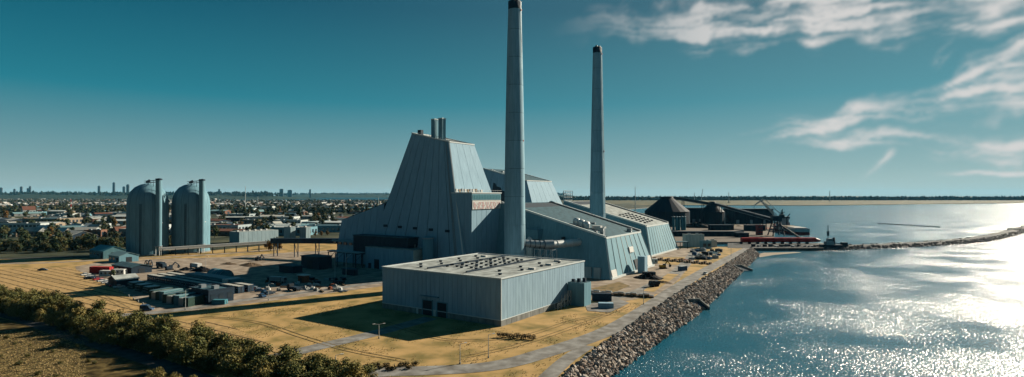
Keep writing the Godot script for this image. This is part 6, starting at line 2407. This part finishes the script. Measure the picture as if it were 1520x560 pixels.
	while count < 235 and tries < 8000:
		tries += 1
		var py := 306.0 + pow(r.randf(), 0.9) * 57.0
		var px := r.randf_range(-40.0, 500.0)
		if py > 347.0 and px > 400.0 or py > 356 and px > 190:
			continue
		var p := g(px, py)
		var ok := true
		for o in placed:
			if Vector2(o[0].x - p.x, o[0].z - p.z).length() < o[1] * 0.95 + 2.0:
				ok = false
				break
		if not ok:
			continue
		count += 1
		var s := r.randf_range(0.7, 1.25) * (1.0 if -p.z < 900.0 else 1.3)
		var which := r.randi() % 4 if r.randf() < 0.5 else r.randi() % 2
		var near_by := ""
		var best := 1e9
		for q in [[20, 346, "the white-framed office block"], [112, 357, "the broad pale gable roof"], [142, 352, "the brown brick workshop"], [157, 308, "the very long white warehouse"], [392, 314, "the white factory block"], [475, 311, "the long low white hall"], [42, 318, "the tall white gabled house"], [405, 330, "the long pale hall"], [340, 362, "the long grey warehouse"], [250, 372, "the fuel silos"]]:
			var dq := p.distance_to(g(q[0], q[1]))
			if dq < best:
				best = dq
				near_by = q[2]
		put_plant(kinds[which], p, r.randf() * TAU, Vector3(s, s * r.randf_range(0.85, 1.15), s), "%s %s estate tree near %s" % ["big" if s > 1.0 else "small", ["dark bushy", "green rounded", "rust-coloured", "slender dark"][which], near_by])
	# the dense row before the estate
	var rowk := [
		plant_proto("row_tree", "dark leafy tree in the row between the back track and the estate", "tree", 71, 11, 9, 1.2, 12, 1500, 0.5, forest + olive, "trees of the row behind the field"),
		plant_proto("row_tree", "dark leafy tree in the row between the back track and the estate", "tree", 72, 10, 10, 1.0, 12, 1500, 0.5, green, "trees of the row behind the field"),
		plant_proto("row_tree", "dark leafy tree in the row between the back track and the estate", "tree", 73, 9, 8, 0.8, 11, 1300, 0.5, olive + forest, "trees of the row behind the field")]
	for k in 46:
		var u := k / 45.0
		var p := g(lerpf(-50, 196, u) + r.randf_range(-3, 3), lerpf(374.5, 370.5, u) + r.randf_range(-4.5, 3.0))
		var s := r.randf_range(0.75, 1.1)
		put_plant(rowk[k % 3], p, r.randf() * TAU, Vector3(s, s, s), "%s %s tree in the dense row behind %s" % ["tall" if s > 0.92 else "low", ["dark bushy", "green spreading", "mottled"][k % 3], "the mown field" if u < 0.35 else ("the back track" if u < 0.7 else "the teal gabled shed")])
	for q in [[252, 371], [258, 366], [246, 373], [263, 373]]:
		put_plant(rowk[1], g(q[0], q[1]), q[0], Vector3.ONE * 0.9, "dark leafy tree standing in the gap between the two silos")
	for q in [[396, 370, 0.7], [402, 373, 0.8], [409, 369, 0.9], [415, 372, 0.7]]:
		put_plant(kinds[2], g(q[0], q[1]), q[0], Vector3.ONE * q[2], "rust-coloured bushy tree at the end of the pipe bridge")
	put_plant(kinds[1], g(169, 411), 0.3, Vector3.ONE * 0.42, "small round yellow-green tree beside the white cabins")
	for k in 5:
		put_plant(kinds[2], g(450 + k * 9, 352 - k * 0.5), k, Vector3.ONE * 0.55, "rust-coloured tree beyond the conveyor bridge, by the cube buildings")
	# far town: too small to tell apart
	far_town(r)

func far_town(r: RandomNumberGenerator) -> void:
	var st := st_new()
	box(st, Vector3.ZERO, Vector3(1, 0.6, 0.8))
	for s in [-1.0, 1.0]:
		tri(st, Vector3(s * 0.5, 0.6, -0.4), Vector3(s * 0.5, 0.6, 0.4), Vector3(s * 0.5, 1.0, 0))
		quad(st, Vector3(-0.5, 0.6, s * 0.4), Vector3(0.5, 0.6, s * 0.4), Vector3(0.5, 1.0, 0), Vector3(-0.5, 1.0, 0))
	st.generate_normals()
	var mesh := st.commit()
	var tones := [Color(0.34, 0.34, 0.33), Color(0.16, 0.17, 0.17), Color(0.14, 0.09, 0.07), Color(0.06, 0.08, 0.10), Color(0.24, 0.2, 0.16), Color(0.45, 0.45, 0.43)]
	var n := 2600
	var mm := MultiMesh.new()
	mm.transform_format = MultiMesh.TRANSFORM_3D
	mm.use_colors = true
	mm.mesh = mesh
	mm.instance_count = n
	for i in n:
		var p := g(r.randf_range(-60, 620), r.randf_range(297.2, 309.0) if i % 3 else r.randf_range(296.5, 302))
		if i % 5 == 0:
			p = g(r.randf_range(-60, 570), r.randf_range(305, 335))
		var near := i % 5 == 0
		if not near and p.x > -2700 and p.z < -4250 and p.x < -100:
			p = g(r.randf_range(-60, 290), r.randf_range(297, 304))
		var l := r.randf_range(10, 26) if not near else r.randf_range(4, 8)
		mm.set_instance_transform(i, Transform3D(Basis.from_euler(Vector3(0, r.randf() * TAU, 0)) * Basis.from_scale(Vector3(l, r.randf_range(7, 12) if not near else r.randf_range(2, 3.4), l * 0.8)), p))
		mm.set_instance_color(i, tones[r.randi() % 6])
	var mi := MultiMeshInstance3D.new()
	mi.multimesh = mm
	mi.material_override = M.stone
	mi.name = "distant_roofs"
	mi.set_meta("kind", "stuff")
	tag(mi, "distant mass of small roofs and sheds of the town", "town")
	add_child(mi)
	var crown := crown_mesh(91, lobes_for(91, 10, 9, 1.5, 6), 90, 1.7, forest)
	wood("distant_trees", "distant mass of dark trees between the town's roofs", crown, 5200, func(i):
		var p := g(r.randf_range(-80, 640), r.randf_range(296.4, 318.0) if i % 2 else r.randf_range(296, 303))
		if p.x > -2750 and p.z < -4250 and p.x < -100:
			p = g(r.randf_range(-80, 280), r.randf_range(297, 304))
		return p, 0.7, 1.5, r)

func wood(called: String, label: String, mesh: Mesh, n: int, where: Callable, s0: float, s1: float, r: RandomNumberGenerator) -> void:
	var mm := MultiMesh.new()
	mm.transform_format = MultiMesh.TRANSFORM_3D
	mm.mesh = mesh
	mm.instance_count = n
	for i in n:
		var s := r.randf_range(s0, s1)
		mm.set_instance_transform(i, Transform3D(Basis.from_euler(Vector3(0, r.randf() * TAU, 0)) * Basis.from_scale(Vector3(s, s * r.randf_range(0.8, 1.2), s)), where.call(i)))
	var mi := MultiMeshInstance3D.new()
	mi.multimesh = mm
	mi.material_override = M.leaf
	mi.name = called
	mi.set_meta("kind", "stuff")
	tag(mi, label, "wood")
	add_child(mi)

# ---------------------------------------------------------------- the horizon
func ridge(called: String, x0: float, x1: float, d: float, depth: float, h0: float, h1: float, sd: int, m: Material) -> void:
	var n := FastNoiseLite.new()
	n.seed = sd
	n.frequency = 0.0011
	n.fractal_octaves = 4
	var st := st_new(true)
	var cols := 90
	var rows := 5
	var pts := []
	for i in cols + 1:
		var c := []
		for j in rows + 1:
			var x := lerpf(x0, x1, float(i) / cols)
			var v := float(j) / rows
			var rise := sin(v * PI) * (1.0 - pow(absf(2.0 * i / cols - 1.0), 6.0))
			var h := lerpf(h0, h1, 0.5 + 0.9 * n.get_noise_2d(x, 0.0)) * rise
			c.append(Vector3(x, h + 0.3, -d - depth * v))
		pts.append(c)
	for i in cols:
		for j in rows:
			quad(st, pts[i][j], pts[i][j + 1], pts[i + 1][j + 1], pts[i + 1][j])
	structure(called, st, m)

func make_far_shore() -> void:
	var r := RandomNumberGenerator.new()
	r.seed = 808
	structure("far_meadow", sheet([g(800, 304.2), g(1000, 304.4), g(1200, 304.8), g(1380, 303.0), g(1520, 301.2), g(1800, 299.6), Vector3(16000, 0, -9000), Vector3(14000, 0, -18000), Vector3(600, 0, -18000), Vector3(420, 0, -3400)], -0.4), M.meadow)
	ridge("hill", -9500, -2400, 5600, 1800, 46, 82, 3, M.forest_ground)
	ridge("hill", -4800, 1400, 9800, 1800, 55, 90, 4, M.forest_ground)
	ridge("hill", 400, 12000, 4900, 1600, 24, 36, 5, M.forest_ground)
	var crown := crown_mesh(92, lobes_for(92, 12, 11, 1.0, 6), 70, 2.6, forest)
	wood("far_wood", "far-off dark wood along the shore across the water", crown, 3200, func(_i):
		var u := r.randf()
		return Vector3(lerpf(400, 6500, u), 0.0, -r.randf_range(4650, 5200)), 1.4, 2.6, r)
	wood("hill_wood", "far-off wood covering the low hills on the horizon", crown, 3600, func(i):
		if i % 2:
			return Vector3(r.randf_range(-8200, -2600), r.randf_range(30, 58), -r.randf_range(6050, 6400))
		return Vector3(r.randf_range(-4600, 1000), r.randf_range(34, 64), -r.randf_range(10300, 10700)), 1.2, 2.6, r)
	# towers of the far city: each its own slab with floors
	var towers := [[1, 279, 3.0], [21, 281, 2.4], [31, 277.5, 2.6], [41, 280, 2.4], [44, 277, 2.2], [146.5, 276.5, 2.8], [168.5, 271.5, 2.8], [183.5, 277.5, 3.0], [189.3, 274.5, 3.4], [417.5, 281, 5.0], [430, 282.5, 6.0], [460, 281.5, 2.4], [325, 281.2, 2.6]]
	var looks := ["wide slab tower at the far end of the skyline", "short tower on the skyline", "slim tower on the skyline beside a short one", "low half of a twin tower on the skyline", "taller half of a twin tower on the skyline", "lone grey slab tower on the skyline before the tallest one", "tallest slim tower on the skyline", "blocky tower with a stepped top near the silo", "broad high tower on the skyline beside the first silo", "broad block on the skyline beyond the lake", "stepped block on the skyline beyond the lake", "slim tower on the skyline beyond the lake", "small tower on the skyline between the silos"]
	for k in towers.size():
		var t0: Array = towers[k]
		var d := 7700.0 if t0[0] < 250 else 9000.0
		var x: float = (t0[0] - 760.0) / FOCAL * d
		var h: float = EYE + (290.0 - t0[1]) * d / FOCAL
		var w: float = t0[2] * d / FOCAL
		var base := Vector3(x, 0, -d)
		var t := thing("far_tower", looks[k], "tower", base)
		var st := st_new()
		box(st, base, Vector3(w, h, w * 0.8), 0.3)
		obj("shaft", st, M.concrete_dark, t)
		for f in 6:
			var s := st_new()
			box(s, base + Vector3.UP * h * (0.35 + 0.1 * f), Vector3(w * 1.02, h * 0.035, w * 0.82), 0.3)
			obj("window_band", s, M.glass, t)
		var top := st_new()
		box(top, base + Vector3.UP * h, Vector3(w * 0.5, h * 0.04, w * 0.4), 0.3)
		obj("roof_house", top, M.dark_blue, t)
	# slender masts and poles
	var masts := [[943, 318, 277, "pale steel mast standing behind the dotted turbine hall roof"], [105, 318, 296, "red and white lattice mast among the estate's sheds"], [364, 315, 276, "thin pale mast beyond the second silo"], [382.5, 309, 292, "pale slim factory chimney by the white factory block"], [561.5, 312, 293, "pale slim chimney beside the boiler house, in the estate"], [1040, 302, 280.5, "slanted far crane mast over the meadow across the water"], [1082, 301, 286, "thin far pole over the meadow across the water"], [1031, 301, 286.5, "short far pole over the meadow across the water"], [1232, 299, 283.5, "far pole on the wood across the water"]]
	for m in masts:
		var base := g(m[0], m[1])
		var h: float = EYE + (290.0 - m[2]) * -base.z / FOCAL
		var t := thing("mast", m[3], "mast", base)
		var w := maxf(0.4, -base.z * 0.0009)
		var lean := Vector3(h * 0.16, 0, 0) if m[0] == 1040 else Vector3.ZERO
		for k in 6:
			var st := st_new()
			tube(st, base + lean * (k / 6.0) + Vector3.UP * h * k / 6.0, base + lean * ((k + 1) / 6.0) + Vector3.UP * h * (k + 1) / 6.0, w * (1.0 - 0.1 * k), w * (0.9 - 0.1 * k), 8)
			obj("mast_section", st, (M.red if k % 2 else M.white) if m[0] == 105 else M.white_wall, t)
		var ft := st_new()
		box(ft, base, Vector3(w * 5, 1.2, w * 5))
		obj("foot", ft, M.concrete, t)

# ---------------------------------------------------------------- the hedge in the foreground
func make_hedges() -> void:
	var r := RandomNumberGenerator.new()
	r.seed = 515
	var protos := []
	var says := ["dense olive bush in the long wild hedge beside the dark road", "golden-leaved bush in the long wild hedge beside the dark road", "dark rounded bush in the long wild hedge beside the dark road"]
	var grp := ["olive bushes of the hedge", "golden bushes of the hedge", "dark bushes of the hedge"]
	var gold := [Color(0.15, 0.115, 0.038), Color(0.13, 0.105, 0.036), Color(0.10, 0.085, 0.028), Color(0.19, 0.14, 0.05)]
	var deep := [Color(0.045, 0.048, 0.016), Color(0.055, 0.055, 0.018), Color(0.068, 0.062, 0.02)]
	var olive2 := [Color(0.075, 0.075, 0.024), Color(0.095, 0.085, 0.028), Color(0.06, 0.066, 0.022), Color(0.12, 0.095, 0.034)]
	for k in 6:
		var kind := k % 3
		protos.append(plant_proto("hedge_bush", says[kind], "bush", 200 + k, 6.6 + (k % 2), 6.4, 0.7, 13, 2600, 0.24, [olive2, gold, deep][kind], grp[kind]))
	var line := smooth_line([g(-60, 446), g(10, 458), g(80, 477), g(140, 494), g(200, 510), g(260, 527), g(320, 545), g(390, 562), g(450, 572), g(510, 582), g(560, 591), g(600, 612)], 10)
	var n := 0
	for i in line.size() - 1:
		var d: Vector3 = (line[i + 1] - line[i]).normalized()
		var away := Vector3.UP.cross(d) * -1.0
		if away.z > 0.0:
			away = -away
		var low_end := 1.0 if i < line.size() * 0.55 else 0.82
		var steps := int(ceil(line[i].distance_to(line[i + 1]) / 3.9))
		for k in steps:
			for rowk in 3:
				if n >= 298:
					continue
				var p: Vector3 = line[i].lerp(line[i + 1], (k + r.randf()) / steps) + away * (rowk * 3.6 - 2.0 + r.randf_range(-1.2, 1.2))
				p.y = 0.0
				var s := r.randf_range(0.5, 1.0) if r.randf() < 0.55 else r.randf_range(0.95, 1.35)
				if r.randf() < 0.1:
					continue
				n += 1
				var which := r.randi() % 6
				var size: String = "tall" if s > 0.95 else "low"
				var colour: String = ["olive", "golden-leaved", "dark rounded"][which % 3]
				var place: String = ["between dark road and mown field", "between dark road and access road", "between dark road and lawn", "near the hall lane and coast road"][clampi(int(4.0 * i / line.size()), 0, 3)]
				var depth: String = ["in the road-side row", "in the middle row", "in the lawn-side row"][rowk]
				put_plant(protos[which], p, r.randf() * TAU, Vector3(s * 0.86, s * low_end * r.randf_range(0.55, 0.95), s * 0.86), "%s %s bush %s, %s" % [size, colour, depth, place])
	# scrub on the near grass
	var scrub := plant_proto("scrub", "small low scrub bush on the rough grass beside the dark road", "bush", 301, 1.6, 2.4, 0.2, 7, 420, 0.16, olive, "scrub on the near grass")
	for k in 26:
		var p := g(r.randf_range(-20, 150), r.randf_range(492, 566))
		if p.x > g(140, 522).x and p.z < -150:
			continue
		var s := r.randf_range(0.4, 0.9)
		put_plant(scrub, p, r.randf() * TAU, Vector3(s, s * 0.8, s))
	for q in [[236, 566, 0.9], [225, 562, 0.7], [262, 570, 0.8], [285, 574, 0.8]]:
		put_plant(protos[1], g(q[0], q[1] + 6.0), q[0], Vector3.ONE * q[2] * 0.6, "pale golden bush on the camera side of the dark road")
	# clipped hedges by the coast road
	for c in [[g(741, 500), g(797, 506), 1.7, 2.6, "dark clipped hedge on the lawn before the hall's near corner"], [g(500, 548), g(622, 545), 1.1, 4.0, "low dark ditch hedge along the coast road before the hall"]]:
		var lob := []
		var a: Vector3 = c[0]
		var b: Vector3 = c[1]
		var m := int(a.distance_to(b) / 1.1)
		for k in m:
			lob.append([(b - a) * (float(k) / m) + Vector3(0, c[2] * 0.5, r.randf_range(-0.5, 0.5) * c[3]), Vector3(1.0, c[2] * 0.5, 1.0)])
		var t := thing("clipped_hedge", c[4], "hedge", a, "", true)
		obj("foliage", crown_mesh(int(a.x) + 400, lob, m * 170, 0.17, [Color(0.022, 0.02, 0.009), Color(0.03, 0.024, 0.011), Color(0.04, 0.03, 0.013)]), M.leaf, t)
		for k in 5:
			var st := st_new()
			bar(st, (b - a) * (k + 0.5) / 5.0, (b - a) * (k + 0.5) / 5.0 + Vector3.UP * c[2] * 0.8, 0.14)
			obj("stem", st, M.bark, t)

# ---------------------------------------------------------------- last details
func make_small_things() -> void:
	# tufts of taller dry grass on the lawns and verges
	var r := RandomNumberGenerator.new()
	r.seed = 919
	var st := st_new()
	for k in 9:
		var a := r.randf() * TAU
		var d := Vector3(cos(a), 0, sin(a))
		var s := Vector3(-d.z, 0, d.x) * 0.06
		tri(st, d * 0.1 - s, d * 0.1 + s, d * r.randf_range(0.2, 0.4) + Vector3.UP * r.randf_range(0.12, 0.3))
	st.generate_normals()
	var mesh := st.commit()
	var mm := MultiMesh.new()
	mm.transform_format = MultiMesh.TRANSFORM_3D
	mm.use_colors = true
	mm.mesh = mesh
	var spots := []
	for k in 5000:
		spots.append(g(r.randf_range(-20, 130), r.randf_range(492, 565)))
	# the lawns, thicker in weedy patches, roads and yards left free
	var weeds := FastNoiseLite.new()
	weeds.seed = 3
	weeds.frequency = 0.05
	weeds.fractal_octaves = 3
	for k in 46000:
		var p := Vector3(r.randf_range(-130, 75), 0.0, -r.randf_range(128, 262))
		if r.randf() > 0.18 + 1.6 * weeds.get_noise_2d(p.x, p.z):
			continue
		var inside := (p - pl(0, 0)).dot(UA) > -9.0 and (p - pl(0, 0)).dot(UA) < 190.0 and (p - pl(0, 0)).dot(VB) > -1.0
		var clear := not inside
		if clear:
			for ring in no_grass:
				if Geometry2D.is_point_in_polygon(Vector2(p.x, p.z), ring):
					clear = false
					break
		if clear and p.x - 12.0 < (-p.z - 132.0) * 0.53:
			spots.append(p)
	mm.instance_count = spots.size()
	for i in spots.size():
		var s := r.randf_range(0.5, 1.2)
		mm.set_instance_transform(i, Transform3D(Basis.from_euler(Vector3(0, r.randf() * TAU, 0)) * Basis.from_scale(Vector3(s, s * 0.8, s)), spots[i] + Vector3.UP * 0.02))
		mm.set_instance_color(i, [Color(0.29, 0.205, 0.095), Color(0.24, 0.18, 0.08), Color(0.34, 0.245, 0.115), Color(0.2, 0.165, 0.07)][r.randi() % 4])
	var mi := MultiMeshInstance3D.new()
	mi.multimesh = mm
	mi.material_override = M.leaf
	mi.name = "grass_tufts"
	mi.set_meta("kind", "stuff")
	tag(mi, "tufts of dry grass on the lawns and verges", "grass")
	add_child(mi)
